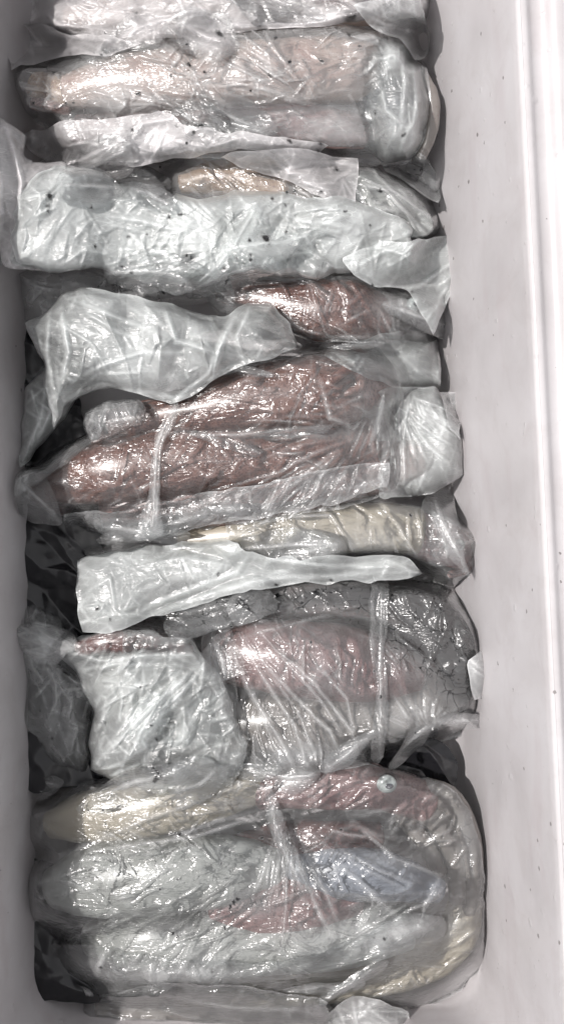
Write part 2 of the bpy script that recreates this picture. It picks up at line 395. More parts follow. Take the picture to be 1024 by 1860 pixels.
# ------------------------------------------------------------------ the box
def rr(xl, xr_top, xr_bot, yt, yb, rad, z, xl2=None, n=8):
    """outline of the box at one height: corners lt, rt, rb, lb with rounded corners"""
    xl2 = xl if xl2 is None else xl2
    C = [Vector((xl, yt)), Vector((xr_top, yt)), Vector((xr_bot, yb)), Vector((xl2, yb))]
    out = []
    for i in range(4):
        a, b, c = C[i - 1], C[i], C[(i + 1) % 4]
        u = (a - b).normalized(); v = (c - b).normalized()
        p, q = b + u*rad, b + v*rad
        for k in range(n + 1):
            t = k/n
            out.append((*((1 - t)**2*p + 2*t*(1 - t)*b + t*t*q), z))
        ln_ = (b + v*rad, c - v*rad)
        for k in range(1, 12): out.append((*ln_[0].lerp(ln_[1], k/12), z))
    return out
def loft(rings, close=True):
    n = len(rings[0]); co = [p for r in rings for p in r]; f = []
    for i in range(len(rings) - 1):
        for j in range(n):
            k = (j + 1) % n
            f.append((i*n + j, (i + 1)*n + j, (i + 1)*n + k, i*n + k))
    return np.array(co), np.array(f)
RZ = .25                      # height of the rim
def outline(off, z, ins=0.0):
    """off: outward offset from the inner edge of the rim; ins: how far the tapering wall has come in"""
    return rr(-.276 - off + ins*.9, .1736 + off - ins*1.75, .2298 + off - ins*.95, .60 + off - ins, -.520 - off + ins*.9, .045 + max(0, off), z, xl2=-.266 - off + ins*.9)
box = tag(link('storage_box', None), 'deep white plastic box with tapering walls and a ridged rim, holding the bagged squid', 'box')
rings = []
for z, o, q in ((.0, 0, .055), (.004, 0, .042), (.012, 0, .034), (.03, 0, .029), (.07, 0, .0235), (.12, 0, .0165), (.20, 0, .0065), (.238, 0, .0015), (.2475, 0, 0), (.2492, .0009, 0), (.2501, .0035, 0)):
    rings.append(outline(o, z, q))
co, f = loft(rings)
link('inner_wall', mesh_np('inner_wall', co, f, MB), box)
rings = [outline(o, RZ + z) for o, z in ((.0037, -.0002), (.0065, .0004), (.0088, -.0004), (.0110, -.0040), (.0145, -.0068), (.0215, -.0068), (.0250, -.0038), (.0280, -.0006), (.032, .0), (.046, .0), (.049, -.003), (.050, -.015), (.048, -.022))]
co, f = loft(rings); link('rim', mesh_np('rim', co, f, MB), box)
rings = [outline(o, z) for o, z in ((.0478, RZ - .0215), (.038, RZ - .0218), (.036, RZ - .03), (.025, .08), (.015, -.01), (.0, -.016))]
co, f = loft(rings); link('outer_wall', mesh_np('outer_wall', co, f, MB), box)
o0 = outline(0, .0004, .0545); n = len(o0)
co = np.array(o0 + [(-.03, .03, .0004)]); f = np.array([(j, (j + 1) % n, n) for j in range(n)])
link('base', mesh_np('base', co, f, MB), box)
GRD = plain('concrete ground', (.28, .27, .26), rough=.85, bump=.6, bs=40)
co = np.array([(-6, -6, -.017), (6, -6, -.017), (6, 6, -.017), (-6, 6, -.017)]); f = np.array([(0, 1, 2, 3)])
tag(link('ground', mesh_np('ground', co, f, GRD)), kind='structure')

# ------------------------------------------------------------------ squid
def catmull(pts, n):
    P_ = [np.array(p, float) for p in pts]; P_ = [2*P_[0] - P_[1]] + P_ + [2*P_[-1] - P_[-2]]
    m = len(P_) - 3; out = []
    for i in range(n):
        s = i/(n - 1)*m; k = min(int(s), m - 1); t = s - k
        p0, p1, p2, p3 = P_[k:k + 4]
        out.append(.5*((2*p1) + (p2 - p0)*t + (2*p0 - 5*p1 + 4*p2 - p3)*t*t + (3*p1 - p0 - 3*p2 + p3)*t**3))
    return np.array(out)
def tube(name, pts, mat, parent=None, rings=26, segs=20, flat=.75, caps=(.35, .35), raise_=True, seed=0, lump=.03, mass=True):
    """pts: (px, py, radius px, z of axis). A tapering closed body; adds its top to Z"""
    C = catmull(pts, rings); C[:, 2] = np.maximum(C[:, 2], .5)
    co = []; dor = []
    zv = C[:, 3] + .55*C[:, 2]*flat*(H - C[:, 3])/F          # the outline one sees lies above the axis
    x, y = at(C[:, 0], C[:, 1], zv); k = (H - zv)/F
    P3 = np.stack([x, y, C[:, 3]], 1); rad = C[:, 2]*k
    T = np.gradient(P3, axis=0); T /= np.linalg.norm(T, axis=1)[:, None] + 1e-9
    rows = []
    def ring(p, t, r, s):
        side = np.array([t[1], -t[0], 0]); side /= np.linalg.norm(side) + 1e-9
        up = np.cross(side, t); up = up*np.sign(up[2] + 1e-9)
        a = np.linspace(0, 2*np.pi, segs, endpoint=False)
        l = 1 + lump*vn(a*1.3 + 20, np.full(segs, s*.45), seed + 5)*(.5 + .5*np.cos(a)**2)*2
        rows.append(p + np.outer(np.cos(a)*r*l, side) + np.outer(np.sin(a)*r*l*flat, up)); dor.append(np.sin(a)*.5 + .5)
    nc = 5
    for q in range(nc):
        a = (q + .15)/nc*math.pi/2
        ring(P3[0] - T[0]*rad[0]*caps[0]*math.cos(a), T[0], rad[0]*math.sin(a), -nc + q)
    for i in range(rings): ring(P3[i], T[i], rad[i], i)
    for q in range(nc):
        a = (nc - 1 - q + .15)/nc*math.pi/2
        ring(P3[-1] + T[-1]*rad[-1]*caps[1]*math.cos(a), T[-1], rad[-1]*math.sin(a), rings + q)
    R_ = len(rows); co = np.concatenate(rows + [rows[0].mean(0)[None], rows[-1].mean(0)[None]]); dor = np.concatenate(dor + [[.5], [.5]])
    fs = []
    for i in range(R_ - 1):
        for j in range(segs):
            k2 = (j + 1) % segs; fs.append((i*segs + j, i*segs + k2, (i + 1)*segs + k2, (i + 1)*segs + j))
    for j in range(segs):
        k2 = (j + 1) % segs; fs.append((R_*segs, k2, j, j)); fs.append((R_*segs + 1, (R_ - 1)*segs + j, (R_ - 1)*segs + k2, (R_ - 1)*segs + k2))
    me = bpy.data.meshes.new(name); me.from_pydata([tuple(map(float, p)) for p in co], [], [tuple(dict.fromkeys(q)) for q in fs])
    a_ = me.attributes.new('dorsal', 'FLOAT', 'POINT'); a_.data.foreach_set('value', dor.astype(np.float32))
    for p in me.polygons: p.use_smooth = True
    me.materials.append(mat); o = link(name, me, parent)
    if mass:
        D = catmull(pts, max(rings, 60))
        for q in D:
          for lv in (.2, .55, 1.0):
            cx, cy, r, zc = q; r = max(r, 1.0); rz = r*(H - zc)/F*flat
            mg = (H - zc - .55*rz)/(H - zc - lv*rz); cx = 512 + (cx - 512)*mg; cy = 930 + (cy - 930)*mg; r *= mg*1.03
            a0 = max(0, int((cx - r - X0)/S)); a1 = min(NX, int((cx + r - X0)/S) + 2); b0 = max(0, int((cy - r - Y0)/S)); b1 = min(NY, int((cy + r - Y0)/S) + 2)
            if a1 <= a0 or b1 <= b0: continue
            d2 = ((GX[b0:b1, a0:a1] - cx)**2 + (GY[b0:b1, a0:a1] - cy)**2)/(r*r)
            h = np.where(d2 < 1, zc + r*(H - zc)/F*flat*np.sqrt(np.clip(1 - d2, 0, 1))*1.04, -1)
            Z[b0:b1, a0:a1] = np.maximum(Z[b0:b1, a0:a1], h)
    return o
def eye(px, py, z, r, parent, mass=True):
    """silvery ball with a dark slot pupil"""
    x, y = at(px, py, z); rw = r*(H - z)/F
    def ball(name, c, rx, ry, rz, mat, par):
        co = []; fs = []; n, m = 16, 10
        for i in range(1, m):
            a = math.pi*i/m
            for j in range(n): co.append((c[0] + rx*math.sin(a)*math.cos(2*math.pi*j/n), c[1] + ry*math.sin(a)*math.sin(2*math.pi*j/n), c[2] + rz*math.cos(a)))
        co += [(c[0], c[1], c[2] + rz), (c[0], c[1], c[2] - rz)]
        for i in range(m - 2):
            for j in range(n): fs.append((i*n + j, (i + 1)*n + j, (i + 1)*n + (j + 1) % n, i*n + (j + 1) % n))
        t = len(co) - 2
        for j in range(n): fs.append((t, j, (j + 1) % n)); fs.append((t + 1, (m - 2)*n + (j + 1) % n, (m - 2)*n + j))
        me = bpy.data.meshes.new(name); me.from_pydata(co, [], fs)
        for p in me.polygons: p.use_smooth = True
        me.materials.append(mat); return link(name, me, par)
    e = ball('eye', (x, y, z), rw*1.1, rw, rw*.5, EYEW, parent)
    ball('pupil', (x + rw*.15, y - rw*.1, z + rw*.2), rw*.62, rw*.45, rw*.36, EYEB, e)
    if mass:
        m = (GX - px)**2 + (GY - py)**2 < r*r
        Z[m] = np.maximum(Z[m], z + rw*.8)
def blade(name, px_outline, z, mat, parent, lift=.004, seed=0):
    """a fin: a soft flat lobe with real thickness"""
    A = np.array(px_outline, float); c = A.mean(0); n = len(A)
    A = catmull([tuple(p) for p in list(px_outline) + [px_outline[0]]], 32)[:-1]; n = len(A)
    co = []; 
    for s, th in ((1.0, 0), (.9, 1), (.5, 1.6), (0.02, 2)):
        for i, p in enumerate(A):
            q = c + (p - c)*s; x, y = at(q[0], q[1], z); co.append((x, y, z + th*.0016 + lift*math.sin(i*.9 + seed)*s))
    for s, th in ((0.02, -2), (.9, -1)):
        for i, p in enumerate(A):
            q = c + (p - c)*s; x, y = at(q[0], q[1], z); co.append((x, y, z + th*.0012 + lift*math.sin(i*.9 + seed)*s))
    fs = []
    order = [0, 1, 2, 3, 4, 5, 0]
    for a, b in zip(order[:-1], order[1:]):
        for j in range(n): fs.append((a*n + j, b*n + j, b*n + (j + 1) % n, a*n + (j + 1) % n))
    me = bpy.data.meshes.new(name); me.from_pydata(co, [], fs)
    at_ = me.attributes.new('dorsal', 'FLOAT', 'POINT'); at_.data.foreach_set('value', np.full(len(co), .8, np.float32))
    for p in me.polygons: p.use_smooth = True
    me.materials.append(mat); link(name, me, parent)
    ins, d, _, _ = poly_dist(A, GX.ravel(), GY.ravel()); ins = ins.reshape(NY, NX)
    Z[ins] = np.maximum(Z[ins], z + .004 + lift)
def suckers(path, parent, n=14, r=4, side=0):
    """two rows of small rings along an arm"""
    D = catmull(path, n); co = []; fs = []
    for i, (px, py, rad, zc) in enumerate(D):
        for s in (-1, 1):
            nx = rad*.35*s
            k = (H - zc)/F
            t = D[min(i + 1, n - 1)] - D[max(i - 1, 0)]; l = math.hypot(t[0], t[1]) + 1e-6
            cx, cy = px - t[1]/l*nx, py + t[0]/l*nx
            x, y = at(cx, cy, zc); zz = zc + rad*k*.72; rw = max(1.5, rad*.2)*k; b = len(co)
            for q, (rr_, dz) in enumerate(((1.0, 0), (.85, .6), (.5, .6), (.35, .1))):
                for j in range(8): co.append((x + rw*rr_*math.cos(j*math.pi/4), y + rw*rr_*math.sin(j*math.pi/4), zz + rw*dz))
            for q in range(3):
                for j in range(8): fs.append((b + q*8 + j, b + q*8 + (j + 1) % 8, b + q*8 + 8 + (j + 1) % 8, b + q*8 + 8 + j))
    me = bpy.data.meshes.new('suckers'); me.from_pydata(co, [], fs)
    for p in me.polygons: p.use_smooth = True
    me.materials.append(SUCK); o = link('suckers', me, parent); o['kind'] = 'stuff'

def squid(label, style, mantle, head=None, eyes=(), arms=(), fins=(), arm_style=None, suck=False, flat=.75, seed=0, head_style=None):
    mt = SK[style]
    my = sum(p[1] for p in mantle)/len(mantle); up = .034 if my < 290 else .012 if my < 460 else 0      # far rows raised so their left ends clear the wall's shadow
    lift_ = lambda P_: [(a, b, c, d + up) for a, b, c, d in P_]
    mantle = lift_(mantle); head = lift_(head) if head else head; arms = [lift_(a) for a in arms]
    eyes = [(a, b, c + up, d) for a, b, c, d in eyes]; fins = [(a + up, b) for a, b in fins]
    e = link('squid', None); e.empty_display_size = .02
    px, py, r, z = mantle[len(mantle)//2]; x, y = at(px, py, z)
    tag(e, label, 'squid', 'squid packed in clear bags in the box')
    tube('mantle', mantle, mt, e, flat=flat, seed=seed, rings=30)
    for i, fo in enumerate(fins): blade('fin', fo[1], fo[0], mt, e, seed=seed + i)
    if head:
        h = tube('head', head, SK[head_style or style], e, flat=.8, rings=12, seed=seed + 9)
        for (ex, ey, ez, er) in eyes: eye(ex, ey, ez, er, h)
    for i, a in enumerate(arms):
        o = tube('arm', a, SK[arm_style or style], e, rings=16, segs=10, flat=.9, seed=seed + 20 + i)
        if suck: suckers(a, o)
    return e

squid('frost covered pinkish squid lying under the topmost sheet of film', 'pale',
      [(120, 30, 20, .085), (230, 25, 42, .09), (450, 15, 55, .09), (640, 5, 48, .09), (720, 5, 26, .085)], seed=1)
squid('pink squid showing a strip of speckled skin at the head of the box', 'pink',
      [(560, -30, 26, .11), (640, -12, 34, .11), (740, -5, 26, .10)], seed=2)
squid('large white and pale pink squid in the second bundle, reaching its clear pouch', 'pale',
      [(120, 160, 30, .095), (230, 140, 52, .10), (420, 128, 62, .105), (600, 118, 62, .105), (675, 120, 50, .10)],
      head=[(670, 150, 42, .095), (715, 175, 40, .09), (745, 215, 26, .08)], eyes=[(700, 115, .115, 15)], head_style='blue',
      arms=[[(735, 230, 12, .075), (752, 200, 12, .075), (750, 150, 9, .08), (735, 115, 6, .08)], [(720, 230, 14, .08), (700, 262, 10, .08), (650, 255, 7, .09)]], arm_style='white', seed=3)
squid('small tan squid head with reddish arms against the left wall in the second bundle', 'tan',
      [(60, 150, 24, .075), (95, 160, 30, .08), (130, 175, 26, .085)],
      arms=[[(60, 185, 11, .085), (90, 192, 12, .09), (125, 200, 9, .09)]], arm_style='dusky', seed=4)
squid('pinkish red squid under the cloudy fold of the second bundle', 'pink',
      [(140, 235, 30, .08), (300, 232, 42, .09), (450, 222, 42, .10), (580, 225, 38, .10), (660, 235, 30, .09)], seed=5)
squid('dark purplish arm of a squid pressed between second bundle and right wall', 'grey',
      [(765, 130, 10, .075), (786, 180, 13, .075), (782, 240, 12, .07), (765, 285, 9, .065)], seed=6)
squid('tan mottled squid below the cloudy flap with the square corner', 'tan',
      [(330, 330, 20, .085), (410, 318, 36, .09), (500, 340, 38, .095), (570, 365, 34, .095), (640, 380, 18, .09)], seed=7)
squid('white squid with tan speckled tail tip beside the right wall', 'white',
      [(560, 340, 40, .08), (640, 348, 46, .085), (710, 372, 40, .085), (745, 392, 30, .08)],
      fins=[(.088, [(720, 365), (760, 372), (786, 400), (780, 425), (745, 432), (728, 410)])], seed=8)
squid('big white squid beneath the bright crumpled bag', 'white',
      [(90, 400, 36, .09), (200, 415, 56, .10), (360, 430, 62, .105), (520, 440, 58, .10), (640, 455, 40, .09)], seed=9)
squid('reddish brown squid with speckled pointed back, head by the right wall', 'brown',
      [(400, 520, 24, .095), (480, 540, 34, .10), (570, 558, 54, .102), (640, 560, 56, .102), (700, 578, 40, .095)],
      head=[(700, 555, 30, .095), (745, 565, 27, .09), (772, 580, 18, .085)], eyes=[(752, 552, .112, 13)], head_style='grey', seed=10)
squid('bright red brown squid on top of the middle bundle', 'brown',
      [(200, 768, 26, .105), (300, 752, 38, .108), (400, 735, 52, .112), (500, 716, 66, .113), (580, 712, 70, .113), (640, 705, 60, .11)],
      head=[(640, 700, 50, .105), (680, 700, 42, .10), (702, 715, 28, .095)], head_style='dusky',
      arms=[[(600, 690, 10, .145), (640, 668, 10, .14), (655, 700, 9, .138), (625, 715, 7, .14)]], seed=11)
squid('long mottled red brown squid below the strap in the middle bundle', 'brown',
      [(58, 893, 14, .07), (115, 882, 36, .085), (170, 862, 56, .098), (260, 845, 66, .10), (380, 835, 66, .102), (500, 825, 66, .10), (590, 815, 60, .10), (670, 805, 48, .095)],
      seed=12)
squid('dusky pink squid under stretched film on the lower side of the middle bundle', 'dusky',
      [(190, 920, 34, .088), (300, 915, 44, .094), (430, 905, 50, .096), (560, 880, 52, .096), (680, 850, 48, .094), (760, 830, 34, .09)], seed=13)
squid('dark red squid tail in a pointed bag corner against the left wall', 'dark',
      [(52, 880, 22, .06), (85, 892, 34, .065), (125, 905, 34, .068)], seed=14)
squid('cream white squid running to the pinkish head beside the right wall', 'cream',
      [(330, 985, 26, .085), (430, 975, 42, .09), (560, 965, 48, .094), (680, 958, 46, .094), (760, 965, 44, .09)],
      head=[(760, 970, 42, .085), (810, 990, 42, .083), (845, 1015, 26, .08)], eyes=[(832, 990, .10, 11)], head_style='pink',
      arms=[[(820, 970, 14, .085), (858, 985, 12, .08), (850, 1030, 9, .08), (815, 1045, 7, .085)]], arm_style='dusky', seed=15)
squid('grey brown squid in the shaded gap below the long milky fold', 'dark',
      [(250, 1130, 26, .07), (380, 1110, 36, .075), (520, 1095, 36, .08), (640, 1090, 36, .08), (720, 1095, 30, .075)], seed=16)
squid('broad pink squid under the diagonal stretch lines of the tied bundle', 'pink',
      [(400, 1190, 50, .088), (480, 1195, 66, .095), (580, 1205, 72, .097), (680, 1220, 66, .095), (760, 1225, 44, .09)], seed=17)
squid('grey squid along the lower edge of the tied bundle', 'grey',
      [(400, 1320, 44, .08), (500, 1318, 56, .088), (620, 1305, 58, .09), (740, 1285, 54, .088), (820, 1260, 40, .08)], seed=18)
squid('squid blackened by ink at the right end of the tied bundle', 'dark',
      [(700, 1100, 36, .075), (770, 1130, 56, .08), (810, 1190, 58, .08), (820, 1240, 40, .075)], seed=19)
squid('pale squid under the crumpled bag with the open mouth', 'white',
      [(190, 1230, 40, .08), (270, 1270, 66, .088), (340, 1300, 70, .09), (400, 1330, 60, .085)], seed=20)
squid('cream squid across the upper left of the nearest bundle', 'cream',
      [(90, 1500, 26, .06), (160, 1490, 48, .075), (290, 1465, 56, .085), (400, 1440, 50, .085), (500, 1420, 34, .08)], seed=21)
squid('pinkish squid with a silvery eye at the top of the nearest bundle', 'pink',
      [(470, 1440, 34, .085), (560, 1430, 44, .09), (640, 1430, 46, .092), (690, 1435, 40, .09)],
      head=[(680, 1435, 40, .088), (730, 1445, 40, .085), (780, 1465, 36, .08)], eyes=[(702, 1424, .108, 17)],
      arms=[[(770, 1440, 26, .08), (820, 1460, 26, .078), (850, 1520, 24, .075), (858, 1600, 20, .07), (850, 1660, 14, .066)],
            [(760, 1470, 24, .08), (800, 1500, 24, .08), (826, 1560, 20, .075), (832, 1640, 15, .07)],
            [(730, 1480, 18, .08), (770, 1530, 17, .08), (800, 1590, 14, .078)]], arm_style='grey', suck=False, seed=22)
squid('narrow dark brown squid wedged in the middle of the nearest bundle', 'dark',
      [(420, 1545, 24, .075), (520, 1530, 34, .08), (620, 1528, 34, .082), (690, 1520, 24, .078)], seed=23)
squid('large greenish white squid filling the left of the nearest bundle', 'white',
      [(98, 1620, 40, .06), (160, 1612, 66, .08), (280, 1600, 72, .09), (400, 1590, 64, .09), (500, 1580, 44, .085)], seed=24)
squid('blue grey squid pointing right in the nearest bundle', 'blue',
      [(530, 1585, 36, .084), (620, 1592, 50, .090), (710, 1600, 46, .090), (800, 1622, 22, .083)], seed=25)
squid('rosy red squid in the middle of the nearest bundle', 'pink',
      [(390, 1660, 34, .08), (470, 1655, 52, .086), (560, 1645, 54, .087), (650, 1635, 34, .082)], seed=26)
squid('white squid along the lower edge of the nearest bundle', 'white',
      [(160, 1712, 30, .06), (260, 1715, 60, .077), (420, 1722, 60, .08), (600, 1712, 58, .08), (740, 1690, 44, .075)], seed=27)
squid('cream squid curving round the lower right corner of the nearest bundle', 'cream',
      [(330, 1805, 28, .045), (480, 1800, 36, .052), (620, 1785, 40, .055), (750, 1760, 42, .057), (825, 1710, 42, .058), (848, 1640, 30, .058)], seed=28)
squid('grey squid lying deepest, along the near wall of the box', 'grey',
      [(180, 1838, 26, .03), (300, 1835, 32, .034), (430, 1832, 34, .036), (560, 1828, 28, .034)], seed=29)

squid('small dark reddish squid put in to darken the mouth of the open milky bag', 'dark',  # added so the bag's open mouth reads as a dark hollow
      [(140, 1178, 14, .125), (200, 1168, 22, .13), (280, 1172, 22, .13), (345, 1185, 14, .125)], seed=30)
# black sheeting put under everything to keep the deep gaps dark
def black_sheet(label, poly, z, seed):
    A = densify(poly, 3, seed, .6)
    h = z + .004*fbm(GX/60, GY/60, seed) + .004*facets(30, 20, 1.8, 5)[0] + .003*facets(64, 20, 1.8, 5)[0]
    m = sheet_mesh('dark_sheet', A, h, BLACK, np.zeros_like(h), np.zeros_like(h), clip=False)
    tag(m, label, 'plastic bag', 'black sheets at the bottom of the box')
def sheet_mesh(name, A, ZF, mat, milk, ink, parent=None, clip=True, stride=1, zoff=0.0, edge=None):
    a0 = max(0, int((A[:, 0].min() - X0)/S) - 2); a1 = min(NX, int((A[:, 0].max() - X0)/S) + 3)
    b0 = max(0, int((A[:, 1].min() - Y0)/S) - 2); b1 = min(NY, int((A[:, 1].max() - Y0)/S) + 3)
    ys, xs = np.arange(b0, b1), np.arange(a0, a1); nx, ny = len(xs), len(ys)
    px = GX[b0:b1, a0:a1].ravel(); py = GY[b0:b1, a0:a1].ravel()
    ins, d, qx, qy = poly_dist(A, px, py)
    I = ins.reshape(ny, nx)
    cell = I[:-1, :-1] | I[1:, :-1] | I[:-1, 1:] | I[1:, 1:]
    idx = np.arange(nx*ny).reshape(ny, nx)
    fc = np.stack([idx[:-1, :-1][cell], idx[1:, :-1][cell], idx[1:, 1:][cell], idx[:-1, 1:][cell]], 1)
    use = np.unique(fc); remap = np.full(nx*ny, -1); remap[use] = np.arange(len(use))
    fc = remap[fc]
    px, py, ins, d, qx, qy = px[use], py[use], ins[use], d[use], qx[use], qy[use]
    zz = ZF[b0:b1, a0:a1].ravel()[use]; mk = milk[b0:b1, a0:a1].ravel()[use]; ik = ink[b0:b1, a0:a1].ravel()[use]
    fxx = np.where(ins, px, qx); fyy = np.where(ins, py, qy)
    x, y = at(fxx, fyy, zz)
    return link(name, mesh_np(name, np.stack([x, y, zz], 1), fc, mat, {'milk': mk, 'ink': ik}), parent)
black_sheet('glossy black sheeting put in to darken the gap along the left wall', [(30, 600), (120, 640), (180, 900), (190, 1200), (200, 1400), (110, 1430), (45, 1420), (40, 1000)], .054, 3)
black_sheet('black sheeting put in to darken the lower left corner of the box', [(42, 1560), (180, 1620), (230, 1780), (200, 1822), (60, 1815), (42, 1780)], .044, 4)
black_sheet('crinkled black sheeting put in to darken the small hollow beside the right wall', [(640, 1330), (800, 1345), (832, 1400), (800, 1470), (700, 1440), (640, 1400)], .045, 5)
Z = np.maximum(Z, .02)

# ------------------------------------------------------------------ bags
SPOTS = [(483, 433, 6), (90, 357, 5), (86, 374, 3), (88, 384, 2.5), (637, 33, 6), (632, 37, 4), (642, 30, 4), (500, 68, 4), (398, 62, 5), (345, 118, 3), (250, 170, 4), (745, 936, 4), (583, 262, 3),
         (407, 489, 4), (455, 462, 3), (455, 472, 3), (430, 470, 2.5), (366, 228, 4), (352, 240, 3), (340, 225, 2.5), (455, 165, 3), (285, 1402, 4), (292, 1410, 3), (278, 1395, 3), (283, 1415, 4), (315, 1695, 3), (322, 1702, 3), (425, 1640, 4), (432, 1634, 4), (418, 1648, 3)]
_r = random.Random(99)
SPOTS += [(_r.uniform(60, 760), _r.uniform(20, 560), _r.uniform(1.6, 3.0)) for _ in range(60)]
SPOTS += [(_r.uniform(60, 840), _r.uniform(1040, 1800), _r.uniform(1.6, 2.8)) for _ in range(50)]
def bag(label, poly, mat=FILM, milk=.2, blobs=(), ink=(), smooth=.5, wob=3.0, seed=0, cling=8, zcap=None, pillow=None,
        edge='tuck', roll=26, drop=.035, floor_z=.02, lift=.0015, crumple=(.0025, .0012, .0006), theta=20, stretch=1.6,
        ridges=.0008, lines=(), wave=.0, name='plastic_bag', cat='plastic bag', group='clear plastic bags around the squid', rim=.0, parent=None, jag=5.0, grow=0.0, amp=1.5, inner=None, dens=1.0, fold=1.0, hem=.2, cw=None, fade=0):
    """a film laid over everything under its outline"""
    global Z
    if mat is FILM_TIGHT and edge == 'tuck': grow = grow or 7.0
    if inner is None: inner = milk > .3 and edge != 'fold'
    root = None
    if inner:
        root = tag(link(name, None), label, cat, group)
        bag('', poly, mat, milk*.55, blobs, (), smooth, wob, seed + 50, cling, zcap, pillow and (pillow[0] - .006, pillow[1], pillow[2]), edge, roll, drop, floor_z, lift, [c*1.3 for c in crumple], theta + 50, stretch, ridges*1.3, (), wave,
            'inner_film', parent=root, grow=grow - 7, jag=jag, amp=amp, inner=False, dens=dens*.5, fold=fold)
        parent = root
    A = densify(poly, wob, seed, smooth, jag, grow)
    a0 = max(0, int((A[:, 0].min() - X0)/S) - 4); a1 = min(NX, int((A[:, 0].max() - X0)/S) + 5)
    b0 = max(0, int((A[:, 1].min() - Y0)/S) - 4); b1 = min(NY, int((A[:, 1].max() - Y0)/S) + 5)
    sl = (slice(b0, b1), slice(a0, a1))
    ins, d, _, _ = poly_dist(A, GX[sl].ravel(), GY[sl].ravel())
    sh = GX[sl].shape; ins = ins.reshape(sh); d = d.reshape(sh)*np.where(ins, 1, -1)
    Zl = Z[sl]
    cov = np.maximum(blur(dilate(Zl, cling), cling), Zl)
    cov = blur(cov, 5)
    if pillow:
        zt, ze, rr_ = pillow
        t = np.clip(d/rr_, 0, 1); cov = np.maximum(cov, ze + (zt - ze)*np.sqrt(1 - (1 - t)**2))
    gxl, gyl = GX[sl], GY[sl]
    h = cov + lift
    c1, c2, c3 = [c*amp for c in crumple]; c3 *= 1.55; c2 *= 1.1
    am = np.clip(.75 + 1.5*fbm(gxl/75, gyl/75, seed + 11), .32, 1.9)
    disp = c1*(facets(64, theta, stretch, 101 + seed % 3)[0][sl]) + c2*am*facets(30, theta + 25, stretch*1.2, 201 + seed % 3)[0][sl] + c3*am*facets(15, theta - 20, stretch, 301 + seed % 2)[0][sl]
    rg = ridges*am*(facets(64, theta, stretch, 101 + seed % 3)[1][sl]*1.5 + facets(30, theta + 25, stretch*1.2, 201 + seed % 3)[1][sl])
    sk = np.zeros_like(Z)
    strokes(sk, lines)
    fk = np.zeros_like(Z); rf = random.Random(seed*13 + 5); fl = []
    area = .5*abs(np.sum(A[:, 0]*np.roll(A[:, 1], -1) - A[:, 1]*np.roll(A[:, 0], -1)))
    xmn, xmx, ymn, ymx = A[:, 0].min(), A[:, 0].max(), A[:, 1].min(), A[:, 1].max()
    for q in range(int(area/900*dens)):
        x_, y_ = rf.uniform(xmn, xmx), rf.uniform(ymn, ymx)
        a_ = R(theta + 40*float(fbm(np.array([x_/140]), np.array([y_/140]), seed + 61)[0])*2 + rf.gauss(0, 22)); l_ = rf.uniform(14, 30) if rf.random() < .55 else rf.uniform(30, 85)
        ca_, sa_ = math.cos(a_)*l_/2, math.sin(a_)*l_/2; bd = rf.uniform(-.22, .22)
        fl.append(([(x_ - ca_, y_ - sa_), (x_ - sa_*bd, y_ + ca_*bd), (x_ + ca_, y_ + sa_)][::rf.choice((1, -1))], rf.uniform(3.6, 10.5), rf.uniform(.0008, .0034)*(.6 + l_/90)*fold))
    strokes(fk, fl, asym=2.6)
    fk[sl] *= .25 + .75*am
    disp = disp + rg + fk[sl] + sk[sl] + wave*fbm(gxl/45, gyl/45, seed + 31)
    tt = np.clip(d/roll, 0, 1)
    if edge == 'tuck':
        base = np.maximum(blur(Zl, 4) + .001, h - drop*(1 - np.sqrt(1 - (1 - tt)**2)))
        h2 = base + disp*np.clip(d/14, 0, 1)
    else:
        h2 = h + disp*np.clip(.35 + d/20, 0, 1) + rim*np.clip(1 - d/9, 0, 1)
    h2 = np.maximum(h2, Zl + .0007)
    h2 = np.maximum(h2, floor_z)
    full = np.zeros_like(Z); full[sl] = h2
    mk = np.zeros_like(Z); mkl = np.full(sh, float(milk))
    for bx, by, rx, ry, dv in blobs: mkl += dv*np.exp(-(((gxl - bx)/rx)**2 + ((gyl - by)/ry)**2))
    if cw is None: cw = .35 if milk < .12 else .6 if milk < .25 else 1.0
    fa, fb = facets(64, theta, stretch, 101 + seed % 3)[0][sl], facets(30, theta + 25, stretch*1.2, 201 + seed % 3)[0][sl]
    mkl *= np.clip(1 + .35*fbm(gxl/60, gyl/60, seed + 41) + .45*fa + .38*fb, .12, 2.2)
    mkl += hem*np.clip(1 - d/4.5, 0, 1) + 130*sk[sl] + (22 + 60*cw)*fk[sl] + .34*cw*am*(facets(30, theta + 25, stretch*1.2, 201)[1][sl] + .7*facets(15, theta - 20, stretch, 301)[1][sl])        # doubled hem and folded creases are whiter
    if fade: mkl = mkl*np.clip(.08 + d/fade, 0, 1)
    mk[sl] = np.clip(mkl, 0, .97)
    ikl = np.zeros(sh)
    for bx, by, rx, ry, dv in ink: ikl += dv*np.exp(-(((gxl - bx)/rx)**2 + ((gyl - by)/ry)**2))
    ik = np.zeros_like(Z); ikl = np.clip(ikl, 0, .84)
    for sx, sy, sr in SPOTS:
        if A[:, 0].min() < sx < A[:, 0].max() and A[:, 1].min() < sy < A[:, 1].max() and not name.startswith('inner'):
            ikl = np.maximum(ikl, np.clip(1.5 - np.hypot((gxl - sx)*math.cos(sx) + (gyl - sy)*math.sin(sx), ((gyl - sy)*math.cos(sx) - (gxl - sx)*math.sin(sx))*(.35 + .65*abs(math.sin(sy*7))))*(1 + .5*vn(gxl/3, gyl/3, 5))/sr, 0, 1))
    ik[sl] = ikl
    o = sheet_mesh('outer_film' if root else name, A, full, mat, mk, ik, parent)
    if not parent: tag(o, label, cat, group)
    Zl[ins] = np.maximum(Zl[ins], h2[ins])
